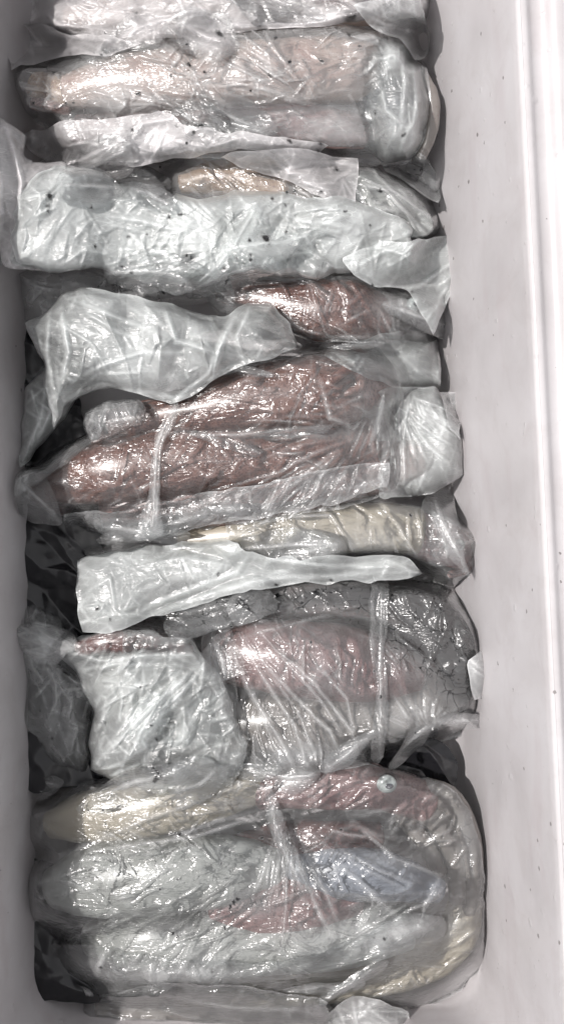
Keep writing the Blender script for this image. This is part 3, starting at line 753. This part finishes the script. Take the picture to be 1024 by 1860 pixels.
    Z[sl] = Zl
    return root or o
def loose(parent, pts, seed, n=None, ln=(110, 240), wd=(34, 80), milk=(.08, .28), spread=10, mat=None, ang=None, ink=0):
    """gathered loose folds of the bag lying along a seam"""
    rg = random.Random(seed)
    for i in range((n + 2)//3):
        t = rg.uniform(0, len(pts) - 1.001); k = int(t); f = t - k
        (xa, ya), (xb, yb) = pts[k], pts[k + 1]
        cx = xa + (xb - xa)*f + rg.uniform(-spread, spread); cy = ya + (yb - ya)*f + rg.uniform(-spread, spread)
        a = math.atan2(yb - ya, xb - xa) + rg.uniform(-.5, .5) if ang is None else R(ang) + rg.uniform(-.5, .5)
        l = rg.uniform(*ln)/2; w_ = rg.uniform(*wd)/2*1.25; m = rg.choice((4, 5, 6)); poly = []
        for j in range(m):
            b = 2*math.pi*(j + rg.uniform(-.3, .3))/m; q = rg.uniform(.65, 1.15)
            u, v = l*q*math.cos(b), w_*q*math.sin(b)
            poly.append((cx + u*math.cos(a) - v*math.sin(a), cy + u*math.sin(a) + v*math.cos(a)))
        ca, sa = math.cos(a), math.sin(a)
        bag('', poly, mat or FILM_TIGHT, rg.uniform(*milk), smooth=rg.choice((.4, .7, 1.0)), seed=seed + 60 + i, edge='flap', theta=math.degrees(a) + rg.uniform(-30, 30), stretch=1.9,
            crumple=(.0035, .0028, .0014), ridges=.0016, name='loose_fold', parent=parent, hem=0, fade=22, inner=False, rim=rg.choice((0, .0015)), jag=3, cling=rg.choice((6, 14)), ink=[(cx, cy, 40, 30, ink)] if ink else (),
            lines=[([(cx - l*.8*ca, cy - l*.8*sa), (cx + rg.uniform(-9, 9), cy + rg.uniform(-9, 9)), (cx + l*.8*ca, cy + l*.8*sa)], 6, .003)])

# --- nearest bundle
b = bag('large clear bag round the nearest bundle, gathered at its middle', [(40, 1480), (90, 1415), (200, 1400), (380, 1395), (520, 1385), (650, 1392), (740, 1410), (800, 1430), (845, 1480), (868, 1560), (878, 1640), (880, 1720), (850, 1775), (740, 1838), (560, 1846), (440, 1846), (330, 1838), (270, 1815), (180, 1810), (120, 1775), (75, 1730), (52, 1660), (42, 1580)],
    milk=.03, cling=13, amp=1.3, dens=1.4, blobs=[(700, 1700, 120, 50, .2), (330, 1760, 120, 40, .25), (520, 1500, 40, 60, .12), (480, 1620, 40, 90, .08), (640, 1700, 100, 40, .12)], smooth=.8, seed=1, roll=34, drop=.05, theta=-20, stretch=2.0, mat=FILM_TIGHT,
    crumple=(.0022, .0016, .0007), ridges=.0011,
    ink=[(460, 1640, 60, 30, .55), (310, 1690, 60, 20, .5), (850, 1520, 20, 70, .5), (420, 1460, 50, 18, .45), (720, 1560, 90, 25, .3)],
    lines=fan(515, 1480, 60, 115, 12, 20, 260, 5, .0022, 3) + fan(515, 1460, 165, 215, 11, 20, 330, 5, .0018, 4) + fan(520, 1480, -10, 50, 7, 20, 300, 6, .0018, 5)
    + [([(640, 1490), (720, 1560), (800, 1590)], 7, .003), ([(800, 1590), (770, 1650), (760, 1700)], 6, .0025), ([(165, 1545), (350, 1520), (480, 1480)], 6, .003), ([(100, 1560), (250, 1495), (400, 1440), (520, 1395)], 7, .0022)])
loose(b, [(60, 1440), (200, 1405), (350, 1400), (520, 1400), (640, 1400)], 1001, 9, ang=-20)
loose(b, [(500, 1440), (530, 1560), (570, 1680)], 1002, 7, ang=80, wd=(14, 30), milk=(.08, .25))
loose(b, [(240, 1800), (420, 1795), (600, 1790), (780, 1750), (860, 1660)], 1003, 9, wd=(16, 34))

bag('loose clear film lying over the lower edge of the nearest bundle', [(95, 1715), (200, 1725), (330, 1745), (440, 1750), (560, 1738), (650, 1705), (740, 1660), (800, 1670), (800, 1700), (700, 1730), (560, 1770), (430, 1790), (330, 1785), (270, 1812), (185, 1810), (110, 1770)],
    milk=.10, fade=30, hem=0, edge='flap', seed=2, crumple=(.002, .002, .0011), ridges=.0014, theta=60, stretch=1.8, mat=FILM_TIGHT, blobs=[(300, 1780, 150, 30, .35), (700, 1690, 80, 30, .3)],
    ink=[(310, 1700, 30, 40, .5), (430, 1640, 30, 20, .6)],
    lines=[([(175, 1770), (190, 1730), (240, 1700), (270, 1690)], 9, .005), ([(230, 1760), (265, 1720), (275, 1690)], 8, .004), ([(325, 1770), (370, 1700), (420, 1690)], 8, .004), ([(275, 1765), (300, 1690), (310, 1660)], 6, .003)])
bag('small tented piece of clear film standing against the near wall', [(560, 1862), (600, 1835), (640, 1812), (690, 1815), (740, 1840), (730, 1870), (640, 1885)], milk=.3, edge='flap', seed=3, pillow=(.06, .03, 40), smooth=.2, floor_z=.03,
    lines=[([(640, 1812), (650, 1870)], 6, .003), ([(690, 1815), (640, 1860)], 6, .003)])
bag('low clear bag in the shade along the near wall', [(150, 1838), (260, 1795), (420, 1800), (580, 1820), (600, 1850), (560, 1880), (380, 1885), (200, 1870)], milk=.07, mat=FILM_TIGHT, seed=4, theta=0, stretch=2.4, lines=[([(300, 1810), (420, 1830), (560, 1835)], 6, .002)])
bag('crumpled clear bag end hanging down into the lower left corner', [(45, 1760), (90, 1782), (150, 1795), (170, 1812), (120, 1822), (60, 1818)], milk=.25, jag=9, dens=2, fade=10, edge='flap', seed=5)
# --- tied bundle
b = bag('crumpled shaded film in the gap at the left wall beside the tied bundle', [(28, 1130), (60, 1095), (110, 1120), (140, 1190), (170, 1260), (165, 1330), (160, 1400), (100, 1395), (60, 1340), (30, 1320), (40, 1250)],
    milk=.13, jag=10, dens=2, fade=10, seed=6, edge='flap', pillow=(.07, .04, 50), crumple=(.006, .003, .001), theta=80, blobs=[(60, 1200, 30, 60, .15)])
b = bag('clear bag of the tied bundle with black ink smeared over its right end', [(230, 1120), (330, 1090), (450, 1062), (600, 1055), (700, 1058), (800, 1052), (855, 1085), (875, 1150), (888, 1230), (885, 1295), (840, 1330), (760, 1350), (700, 1375), (600, 1395), (480, 1400), (420, 1395), (300, 1380), (250, 1300)],
    milk=.03, amp=2.0, dens=1.8, mat=FILM_TIGHT, seed=7, roll=30, drop=.045, smooth=.55, theta=70, stretch=1.7, crumple=(.002, .0018, .0009), ridges=.0012,
    blobs=[(780, 1300, 100, 40, .25), (600, 1370, 120, 25, .25), (520, 1130, 150, 25, .08), (560, 1220, 120, 70, .1)],
    ink=[(770, 1140, 95, 85, 1.0), (850, 1230, 55, 80, 1.0), (850, 1110, 50, 50, .9), (440, 1095, 120, 34, .85), (640, 1080, 110, 28, .95), (300, 1125, 70, 25, .8), (760, 1345, 60, 14, .7)],
    lines=[([(430, 1150), (520, 1250), (600, 1330), (625, 1385)], 6, .0030), ([(470, 1150), (570, 1240), (640, 1330), (650, 1370)], 6, .0028), ([(420, 1180), (455, 1260), (500, 1330), (535, 1390)], 7, .0034),
           ([(440, 1170), (490, 1250), (530, 1310), (560, 1390)], 6, .0028), ([(500, 1180), (580, 1270), (620, 1330)], 5, .0024), ([(580, 1210), (630, 1270), (645, 1340)], 5, .0026), ([(400, 1110), (385, 1160), (400, 1200)], 6, .003),
           ([(480, 1210), (540, 1290), (575, 1380)], 5, .0024), ([(450, 1230), (475, 1300), (510, 1380)], 5, .0024), ([(540, 1110), (640, 1105), (680, 1090)], 5, .002), ([(430, 1160), (560, 1125), (620, 1108)], 6, .0022)]
    + fan(780, 1340, 200, 330, 16, 10, 110, 5, .002, 8))
loose(b, [(260, 1150), (400, 1120), (560, 1080), (700, 1075)], 1011, 8, ink=.7)
loose(b, [(480, 1395), (600, 1385), (700, 1365), (780, 1340), (860, 1300)], 1012, 9, wd=(18, 40))

loose(b, [(390, 1130), (400, 1250), (430, 1380)], 1014, 5, ang=80)

bag('narrow upright band of tightly gathered film round the tied bundle', [(672, 1035), (690, 1030), (706, 1035), (699, 1180), (706, 1290), (700, 1378), (686, 1395), (672, 1380), (680, 1250), (672, 1160)], name='film_band', cat='film band', mat=FILM_TIGHT,
    milk=.06, cw=.8, fade=9, hem=0, edge='flap', seed=8, smooth=.3, wob=4, theta=90, stretch=4, crumple=(.001, .0012, .0008), ridges=.001, lines=[([(676, 1040), (674, 1370)], 4, .002), ([(692, 1075), (690, 1375)], 4, .0022), ([(702, 1080), (700, 1300)], 3, .002)], group='film bands tied round the bundles')
bag('square grey sheet of film edge sticking out toward the right wall', [(850, 1200), (880, 1180), (900, 1200), (916, 1240), (912, 1250), (888, 1262), (862, 1270)], milk=.45, edge='flap', seed=9, smooth=0, wob=1, floor_z=.07, crumple=(.001, .0006, .0003))
# --- crumpled bag with open mouth
b = bag('crumpled milky bag with a gaping mouth at the left of the tied bundle', [(105, 1180), (150, 1150), (240, 1148), (350, 1158), (372, 1195), (400, 1225), (425, 1280), (442, 1350), (445, 1400), (400, 1425), (300, 1437), (220, 1420), (170, 1395), (168, 1340), (165, 1270), (140, 1220)],
    mat=FILM_COOL, milk=.26, dens=1.7, fade=14, jag=10, seed=10, smooth=.2, edge='flap', pillow=(.135, .08, 80), theta=-45, stretch=2.2, crumple=(.006, .003, .0012), ridges=.002, rim=.002,
    blobs=[(250, 1300, 90, 90, .2), (240, 1172, 95, 15, -.6), (400, 1310, 40, 60, -.15), (330, 1400, 80, 25, -.1)], ink=[(285, 1405, 18, 14, 1.1), (300, 1165, 50, 10, .5)],  # thinner milk and dark colour along the mouth paint its shaded opening
    lines=[([(170, 1390), (260, 1300), (370, 1200)], 8, .005), ([(245, 1330), (330, 1260), (372, 1205)], 6, .004), ([(105, 1180), (180, 1200), (300, 1190), (370, 1190)], 6, .004), ([(140, 1220), (220, 1205), (330, 1210)], 6, .003), ([(350, 1160), (372, 1200), (365, 1250)], 6, .004)]
    + fan(200, 1370, -80, 0, 8, 20, 190, 6, .003, 12))
loose(b, [(230, 1280), (330, 1330), (400, 1380)], 1111, 7, ang=-50, mat=FILM_COOL)
loose(b, [(200, 1410), (300, 1430), (430, 1400)], 1112, 5)
bag('thin crumpled hem of film at the far left of the open bag', [(25, 1140), (70, 1135), (120, 1150), (135, 1180), (100, 1200), (60, 1195), (35, 1170)], milk=.22, jag=11, dens=2, fade=8, edge='flap', seed=11, pillow=(.09, .06, 30), rim=.002)
# --- cream squid bag and long milky fold
b = bag('clear bag over the cream squid, wrinkled at the right end', [(420, 930), (560, 915), (700, 905), (790, 905), (860, 935), (875, 990), (868, 1030), (830, 1058), (770, 1050), (700, 1030), (560, 1020), (430, 1010)],
    milk=.07, mat=FILM_TIGHT, seed=12, roll=22, theta=30, stretch=1.6, crumple=(.002, .0018, .0008), blobs=[(560, 985, 60, 25, .3), (850, 980, 30, 40, .12), (680, 975, 50, 40, .1)], ridges=.0012,
    lines=fan(770, 1040, 200, 330, 10, 10, 120, 5, .002, 13) + [([(440, 965), (500, 940), (600, 935), (640, 1000)], 6, .003), ([(520, 945), (560, 980), (610, 1015)], 6, .003), ([(740, 930), (742, 1010)], 4, .0015)])
loose(b, [(440, 1000), (560, 1000), (700, 1010)], 1021, 5)
loose(b, [(780, 950), (850, 1020)], 1022, 5, ang=60)
bag('wide milky fold of empty bag with a thick lower hem', [(140, 1020), (180, 1000), (280, 990), (400, 978), (430, 985), (445, 1005), (560, 1015), (680, 1008), (735, 1015), (765, 1040), (720, 1052), (640, 1058), (520, 1060), (430, 1078), (350, 1100), (270, 1120), (220, 1145), (150, 1150), (138, 1100)],
    mat=FILM_COOL, milk=.38, seed=13, smooth=.4, edge='flap', pillow=(.112, .085, 60), theta=-15, stretch=2.2, fold=.6, dens=.6, crumple=(.0026, .0012, .0004), ridges=.0012, rim=.0012, blobs=[(300, 1030, 100, 40, .12), (600, 1040, 150, 22, .15)],
    lines=[([(180, 1150), (300, 1090), (430, 1040), (450, 1010)], 9, .004), ([(240, 1130), (360, 1085), (460, 1055), (740, 1040)], 8, .0035), ([(440, 1010), (600, 1030), (740, 1025)], 6, .0025), ([(150, 1080), (200, 1050), (210, 1110)], 6, .0025)])
# --- middle bundle
bag('smooth grey pouch of air tucked above the middle bundle at the right wall', [(590, 640), (650, 618), (700, 605), (760, 605), (785, 615), (798, 650), (802, 700), (760, 712), (700, 700), (640, 670)],
    mat=FILM_COOL, milk=.34, seed=14, smooth=.7, pillow=(.095, .06, 50), crumple=(.0015, .0006, .0003), ridges=.0003, roll=20)
bag('fanned and pleated end of the middle bag reaching the right wall', [(690, 715), (745, 700), (790, 700), (812, 735), (838, 790), (840, 860), (800, 885), (740, 900), (690, 900)],
    mat=FILM_COOL, milk=.30, seed=15, smooth=.35, pillow=(.10, .07, 40), edge='flap', theta=80, stretch=2.5, crumple=(.003, .002, .0009), blobs=[(790, 790, 30, 60, .3), (730, 880, 40, 20, .2)],
    lines=fan(700, 700, 20, 85, 12, 30, 200, 5, .0035, 16) + [([(720, 885), (715, 800), (725, 720)], 5, .004), ([(735, 885), (732, 800), (742, 720)], 5, .004)])
bag('pointed sliver of clear film between the middle bag and right wall', [(800, 715), (842, 712), (835, 750), (838, 800), (815, 770)], milk=.28, edge='flap', seed=16, smooth=0, floor_z=.07)
b = bag('tight clear bag round the two red brown squid of the middle bundle', [(30, 885), (60, 850), (110, 800), (155, 750), (260, 735), (330, 715), (420, 668), (560, 632), (600, 618), (680, 638), (712, 675), (722, 720), (716, 800), (708, 880), (620, 915), (500, 935), (380, 950), (270, 975), (200, 975), (140, 950), (90, 940), (45, 915)],
    milk=.015, mat=FILM_TIGHT, seed=17, cling=6, roll=24, drop=.05, smooth=.5, theta=-15, stretch=1.8, crumple=(.0008, .0010, .0007), ridges=.0011,
    blobs=[(640, 880, 90, 30, .15), (660, 760, 40, 60, .14), (90, 890, 50, 40, .12), (300, 930, 120, 25, .15), (480, 790, 180, 12, .12), (170, 790, 50, 30, .1)],
    lines=fan(660, 790, 110, 165, 20, 30, 290, 4.5, .0032, 17) + fan(660, 790, 170, 200, 5, 30, 230, 5, .0018, 18) + fan(690, 720, 80, 130, 6, 20, 130, 5, .002, 19)
    + [([(330, 745), (420, 700), (560, 650)], 5, .001), ([(160, 745), (110, 800), (60, 850)], 5, .002), ([(580, 690), (600, 760), (640, 775)], 7, .003), ([(575, 775), (440, 790), (330, 790)], 6, .0028)])
loose(b, [(580, 780), (460, 790), (330, 800)], 1031, 4, wd=(14, 28), milk=(.05, .18))
loose(b, [(90, 930), (60, 890), (110, 820)], 1032, 4)
loose(b, [(690, 700), (700, 790), (700, 860)], 1033, 6, ang=80, wd=(14, 34))
loose(b, [(420, 660), (560, 632), (690, 640)], 1034, 4, wd=(12, 26))
bag('shiny wrinkled film sleeve glinting at the left end of the middle bundle', [(155, 748), (200, 728), (250, 728), (265, 745), (255, 770), (205, 790), (165, 805), (156, 780)], name='film_sleeve', cat='film sleeve', mat=FILM_TIGHT,
    milk=.22, edge='flap', seed=18, smooth=.3, pillow=(.150, .125, 26), theta=70, crumple=(.002, .003, .0018), ridges=.0022, stretch=1.3, group='loose pieces of film')
b = bag('lower crinkled edge of film across the middle bundle, with a sharp left corner', [(115, 935), (200, 930), (300, 915), (380, 895), (500, 870), (620, 850), (708, 840), (706, 885), (600, 915), (470, 940), (350, 960), (270, 985), (190, 1005), (155, 1012), (140, 975)],
    milk=.16, mat=FILM_TIGHT, edge='flap', seed=19, smooth=.15, theta=-60, stretch=1.5, crumple=(.002, .0026, .0016), ridges=.0022, rim=.0012, blobs=[(220, 965, 80, 25, .25), (300, 940, 60, 40, .1)],
    lines=[([(118, 935), (155, 985), (160, 1010)], 6, .003), ([(155, 985), (230, 980), (290, 940)], 6, .003)])
loose(b, [(200, 980), (350, 940), (500, 910), (640, 880)], 1041, 11, wd=(20, 44))
bag('twisted upright film strap crossing the middle bundle', [(310, 738), (326, 738), (316, 768), (298, 805), (291, 850), (287, 900), (300, 975), (244, 978), (268, 900), (272, 840), (280, 790)], name='film_band', cat='film band',
    milk=.14, cw=.9, fade=8, hem=0, mat=FILM_TIGHT, edge='flap', seed=20, smooth=.5, wob=2, theta=100, stretch=4, crumple=(.001, .0012, .0008), lift=.003, ridges=.001, lines=[([(312, 745), (285, 810), (278, 955)], 4, .0035), ([(320, 745), (293, 810), (284, 955)], 4, .003), ([(308, 750), (276, 820), (268, 955)], 4, .003)], group='film bands tied round the bundles')
# --- fifth row, brown squid
bag('clear shaded bag behind the milky bag in the gap at the left wall', [(30, 490), (150, 480), (330, 500), (400, 540), (300, 560), (150, 620), (60, 620), (40, 560)], milk=.22, seed=21, pillow=(.085, .05, 40), crumple=(.003, .003, .0012), ridges=.0015, theta=30, ink=[(230, 520, 100, 14, .7), (330, 550, 70, 12, .7)])
b = bag('clear film over the brown speckled squid', [(380, 510), (470, 500), (560, 498), (640, 500), (740, 540), (790, 600), (770, 612), (690, 618), (560, 612), (470, 590), (400, 560)],
    milk=.02, mat=FILM_TIGHT, seed=22, cling=5, roll=16, drop=.03, theta=40, stretch=2, crumple=(.0008, .0009, .0005), blobs=[(430, 530, 40, 30, .12), (720, 560, 40, 30, .15)], ink=[(760, 590, 30, 20, .9), (400, 545, 40, 14, .5)],
    lines=[([(500, 590), (600, 612), (690, 612)], 5, .002), ([(560, 520), (600, 550)], 3, .0012), ([(605, 520), (590, 570)], 4, .0015)])
loose(b, [(390, 520), (440, 550), (480, 585)], 1051, 5, ink=.4)
loose(b, [(720, 540), (780, 590)], 1052, 3)
# --- beige squid row
bag('clear bag over the white squid with the tan tip beside the right wall', [(560, 320), (640, 290), (690, 300), (750, 330), (790, 360), (794, 420), (745, 442), (690, 425), (600, 400)],
    milk=.12, mat=FILM_TIGHT, seed=23, roll=18, theta=40, stretch=2.4, crumple=(.0015, .0012, .0006), lines=[([(645, 332), (700, 345), (770, 420)], 6, .003), ([(650, 320), (720, 350), (785, 400)], 5, .0025), ([(700, 340), (740, 390), (760, 435)], 5, .002)], blobs=[(770, 340, 40, 30, .2)])
bag('thin clear film edge lifted beside the right wall', [(690, 270), (765, 275), (797, 330), (795, 365), (760, 345), (700, 310)], milk=.2, edge='flap', seed=24, smooth=.2, floor_z=.06, crumple=(.004, .002, .001), ink=[(740, 310, 40, 20, .9)])
b = bag('creased clear film around the tan mottled squid', [(150, 290), (300, 280), (400, 275), (520, 300), (640, 350), (660, 390), (560, 400), (400, 380), (200, 370)], milk=.16, mat=FILM_TIGHT, seed=25, theta=25, stretch=1.8, crumple=(.002, .002, .001), ridges=.0015, ink=[(230, 350, 80, 30, .5), (430, 320, 60, 20, .3)])
loose(b, [(140, 320), (260, 330), (380, 310)], 1061, 8, ink=.35)
loose(b, [(540, 350), (640, 380)], 1062, 3)
# --- second bundle
b = bag('clear bag round the second bundle with a bulging pouch at its right end', [(20, 130), (40, 95), (130, 75), (300, 70), (420, 55), (560, 45), (680, 55), (735, 75), (765, 110), (772, 180), (768, 240), (740, 285), (690, 292), (600, 290), (480, 285), (340, 275), (200, 255), (90, 225), (45, 190)],
    milk=.20, mat=FILM_TIGHT, seed=26, roll=24, smooth=.6, drop=.04, theta=15, stretch=1.9, dens=1.4, crumple=(.003, .0024, .0010), ridges=.0015,
    blobs=[(230, 180, 90, 40, .2), (600, 230, 60, 40, .35), (710, 120, 50, 50, .2), (740, 250, 30, 40, .2), (120, 110, 80, 20, .2), (420, 90, 80, 20, -.05)],
    ink=[(110, 195, 30, 12, .6), (400, 190, 90, 10, .4), (500, 235, 60, 14, .35)],
    lines=fan(590, 200, 150, 230, 12, 20, 300, 5, .0016, 26) + fan(640, 170, -60, 60, 10, 20, 130, 6, .0028, 27) + [([(300, 85), (350, 130), (380, 190)], 5, .002), ([(270, 90), (330, 120), (372, 170)], 5, .002), ([(725, 90), (755, 140), (758, 200), (740, 270)], 7, .003), ([(700, 80), (740, 130), (745, 200)], 6, .0025)])
loose(b, [(100, 90), (300, 80), (440, 62)], 1071, 5, milk=(.1, .3))
loose(b, [(330, 210), (480, 225), (600, 215)], 1073, 7, milk=(.1, .3))
bag('bluish air filled pouch with long upright creases at the right end of the second bundle', [(668, 85), (700, 68), (735, 76), (762, 115), (772, 180), (766, 245), (738, 286), (695, 290), (665, 260), (650, 210), (662, 150)],
    mat=FILM_COOL, milk=.15, seed=40, smooth=.5, jag=9, dens=1.4, fade=14, hem=0, pillow=(.158, .10, 60), theta=80, stretch=2.4, crumple=(.004, .0026, .0008), blobs=[(720, 110, 28, 22, .4), (740, 250, 25, 25, .2)],
    lines=[([(728, 90), (736, 150), (730, 230)], 7, .004), ([(750, 110), (758, 180), (745, 265)], 7, .004), ([(690, 150), (700, 200), (740, 235)], 6, .003), ([(680, 110), (715, 100), (745, 130)], 6, .003)])
b = bag('cloudy bag fold draped over the lower edge of the second bundle', [(40, 245), (110, 225), (200, 215), (290, 205), (340, 225), (400, 240), (520, 250), (600, 262), (560, 285), (430, 272), (330, 285), (260, 300), (200, 300), (120, 300), (60, 275)],
    mat=FILM_WARM, milk=.38, edge='flap', seed=27, theta=-30, stretch=1.6, crumple=(.004, .0022, .0009), ridges=.0018, blobs=[(280, 250, 50, 30, .25), (480, 262, 80, 12, -.1)], lines=[([(215, 290), (260, 225), (320, 215)], 7, .004), ([(300, 235), (275, 300)], 6, .003)])
loose(b, [(60, 270), (200, 285), (330, 285)], 1081, 5, mat=FILM_WARM)
bag('translucent flap with a square corner over the tan squid', [(400, 285), (480, 270), (560, 275), (648, 290), (642, 368), (600, 370), (560, 345), (500, 320), (440, 305)],
    mat=FILM_WARM, milk=.32, edge='flap', seed=28, smooth=.1, wob=1.5, theta=30, crumple=(.003, .0016, .0007), lines=[([(480, 275), (520, 310), (560, 295)], 6, .003), ([(560, 295), (640, 295)], 5, .002)])
# --- big bright bag
bag('loose frosted bag spilling up against the left wall', [(-50, 200), (10, 215), (40, 250), (55, 300), (110, 300), (150, 340), (150, 480), (60, 490), (15, 480), (-10, 420), (-60, 380)],
    mat=FILM_WARM, milk=.36, jag=10, dens=1.6, edge='flap', seed=29, pillow=(.160, .14, 75), theta=70, stretch=2, crumple=(.006, .003, .0009), ridges=.002, ink=[(90, 360, 14, 22, .9)], blobs=[(60, 440, 60, 40, .1)],
    lines=[([(10, 215), (40, 330), (30, 450)], 8, .005), ([(-30, 230), (0, 330), (0, 430)], 8, .005), ([(40, 440), (110, 390), (150, 350)], 6, .004)])
b = bag('bright silvery crumpled bag stretched across the box over the white squid', [(55, 330), (100, 300), (170, 310), (300, 360), (420, 350), (520, 352), (600, 365), (680, 385), (750, 420), (745, 470), (700, 495), (620, 500), (540, 498), (470, 497), (410, 505), (370, 525), (300, 520), (240, 500), (170, 480), (80, 488), (25, 480), (20, 420)],
    mat=FILM_COOL, milk=.46, cling=18, jag=12, dens=1.7, seed=30, edge='tuck', roll=16, drop=.02, theta=-35, stretch=2.4, crumple=(.002, .0026, .0016), ridges=.002, smooth=.4,
    blobs=[(320, 450, 150, 50, .22), (560, 430, 120, 40, .15), (200, 340, 60, 25, -.2), (100, 400, 50, 60, -.1)], ink=[(220, 330, 80, 16, .35), (340, 470, 18, 14, .7), (590, 480, 30, 14, .5)],
    lines=fan(430, 440, 120, 230, 20, 20, 270, 5, .0026, 30) + fan(460, 400, -30, 60, 8, 20, 220, 6, .002, 31) + [([(370, 520), (450, 490), (520, 440), (600, 420)], 7, .0035)])
loose(b, [(120, 480), (260, 500), (380, 520), (500, 498)], 1091, 7)
loose(b, [(150, 400), (300, 440), (450, 440), (600, 430)], 1092, 9, ang=-35, milk=(.2, .45), mat=FILM_COOL)
loose(b, [(90, 320), (200, 340), (340, 370)], 1093, 5)
bag('milky flap of bag fanned out against the right wall', [(620, 470), (690, 440), (760, 435), (840, 432), (862, 470), (835, 500), (805, 560), (785, 605), (770, 575), (740, 530), (690, 520), (640, 500)],
    mat=FILM_COOL, milk=.34, edge='flap', seed=31, smooth=.25, floor_z=.075, theta=-50, stretch=2, crumple=(.004, .002, .0009), ridges=.0018, rim=.001,
    lines=[([(690, 525), (760, 520), (830, 470)], 6, .004), ([(640, 490), (690, 460), (740, 445)], 6, .003), ([(740, 530), (800, 490)], 5, .003), ([(785, 600), (800, 540), (835, 500)], 6, .003)])
# --- top sheet
b = bag('frosted sheet of film folded over the head of the box', [(20, -70), (200, -75), (500, -75), (770, -75), (776, 20), (770, 60), (745, 40), (690, 30), (660, 40), (600, 42), (480, 55), (420, 62), (300, 68), (200, 72), (90, 62), (40, 60), (25, 20)],
    mat=FILM_WARM, milk=.42, seed=32, edge='tuck', roll=14, drop=.015, theta=10, stretch=1.8, crumple=(.003, .0024, .001), ridges=.0014, blobs=[(560, 30, 200, 18, .25), (130, 40, 90, 25, .15), (300, 20, 60, 30, -.12), (600, 5, 60, 14, -.3)], ink=[(636, 32, 12, 10, 1.0), (200, 50, 80, 8, .3)],
    lines=[([(440, 60), (560, 45), (640, 30)], 7, .004), ([(80, 20), (100, 45), (260, 60)], 7, .004)])
loose(b, [(60, 40), (250, 55), (450, 50), (640, 30)], 1101, 8, mat=FILM_WARM)
loose(b, [(150, 10), (400, 10), (600, 0)], 1102, 6, mat=FILM_WARM)
bag('clear corner of film standing at the top beside the right wall', [(640, 10), (680, 0), (750, -10), (772, 20), (778, 70), (772, 105), (755, 110), (720, 70), (670, 50)], milk=.24, edge='flap', seed=33, crumple=(.003, .002, .0009), theta=45, lines=[([(690, 30), (740, 50), (760, 100)], 6, .003), ([(670, 30), (700, 45), (750, 50)], 5, .003)])
bag('clear crumpled bag corner at the upper left above the second bundle', [(25, 60), (70, 40), (110, 60), (200, 66), (260, 78), (200, 100), (130, 95), (80, 110), (40, 120), (18, 130)], mat=FILM_WARM, milk=.3, edge='flap', seed=34, crumple=(.005, .002, .0009), theta=30, lines=[([(75, 20), (90, 60), (200, 72)], 7, .004), ([(30, 70), (70, 110)], 6, .003)])
# --- milky empty bag
bag('pleated empty tail of the milky bag hanging down the left wall', [(50, 700), (110, 640), (135, 640), (150, 700), (120, 760), (80, 800), (38, 848), (36, 790)], milk=.3, mat=FILM_COOL, edge='flap', seed=35, smooth=.2, pillow=(.09, .06, 30), crumple=(.004, .002, .0008), theta=70, rim=.0015,
    lines=[([(100, 640), (105, 720), (70, 800)], 6, .004), ([(60, 720), (110, 760)], 5, .003)])
bag('puffed milky empty bag lying at the left of the middle bundle', [(48, 590), (90, 560), (120, 530), (170, 525), (240, 540), (330, 560), (400, 575), (425, 570), (450, 552), (490, 555), (525, 590), (538, 630), (500, 650), (440, 665), (390, 690), (350, 722), (310, 735), (250, 715), (200, 705), (150, 715), (115, 740), (100, 780), (90, 740), (80, 660)],
    mat=FILM_COOL, milk=.31, seed=36, edge='flap', smooth=.35, pillow=(.165, .12, 70), theta=25, stretch=2.3, fold=.6, dens=.6, crumple=(.006, .0018, .0004), ridges=.0018, rim=.003, lift=.002,
    blobs=[(300, 640, 90, 50, .2), (85, 620, 30, 60, -.12), (490, 610, 30, 40, -.25), (310, 700, 60, 14, -.12), (120, 560, 40, 20, -.1)],
    lines=[([(150, 550), (220, 580), (300, 610)], 7, .004), ([(160, 570), (210, 600), (270, 625)], 6, .003), ([(110, 560), (125, 640), (110, 700)], 8, .005), ([(130, 690), (200, 660), (260, 640), (330, 640)], 7, .004), ([(425, 570), (400, 630), (385, 690)], 9, .006), ([(300, 560), (320, 620), (390, 640)], 8, .004), ([(90, 560), (85, 640), (100, 730)], 6, .004),
           ([(455, 555), (430, 610), (445, 660)], 7, .004), ([(250, 710), (320, 725), (380, 680), (395, 640)], 7, .004)])
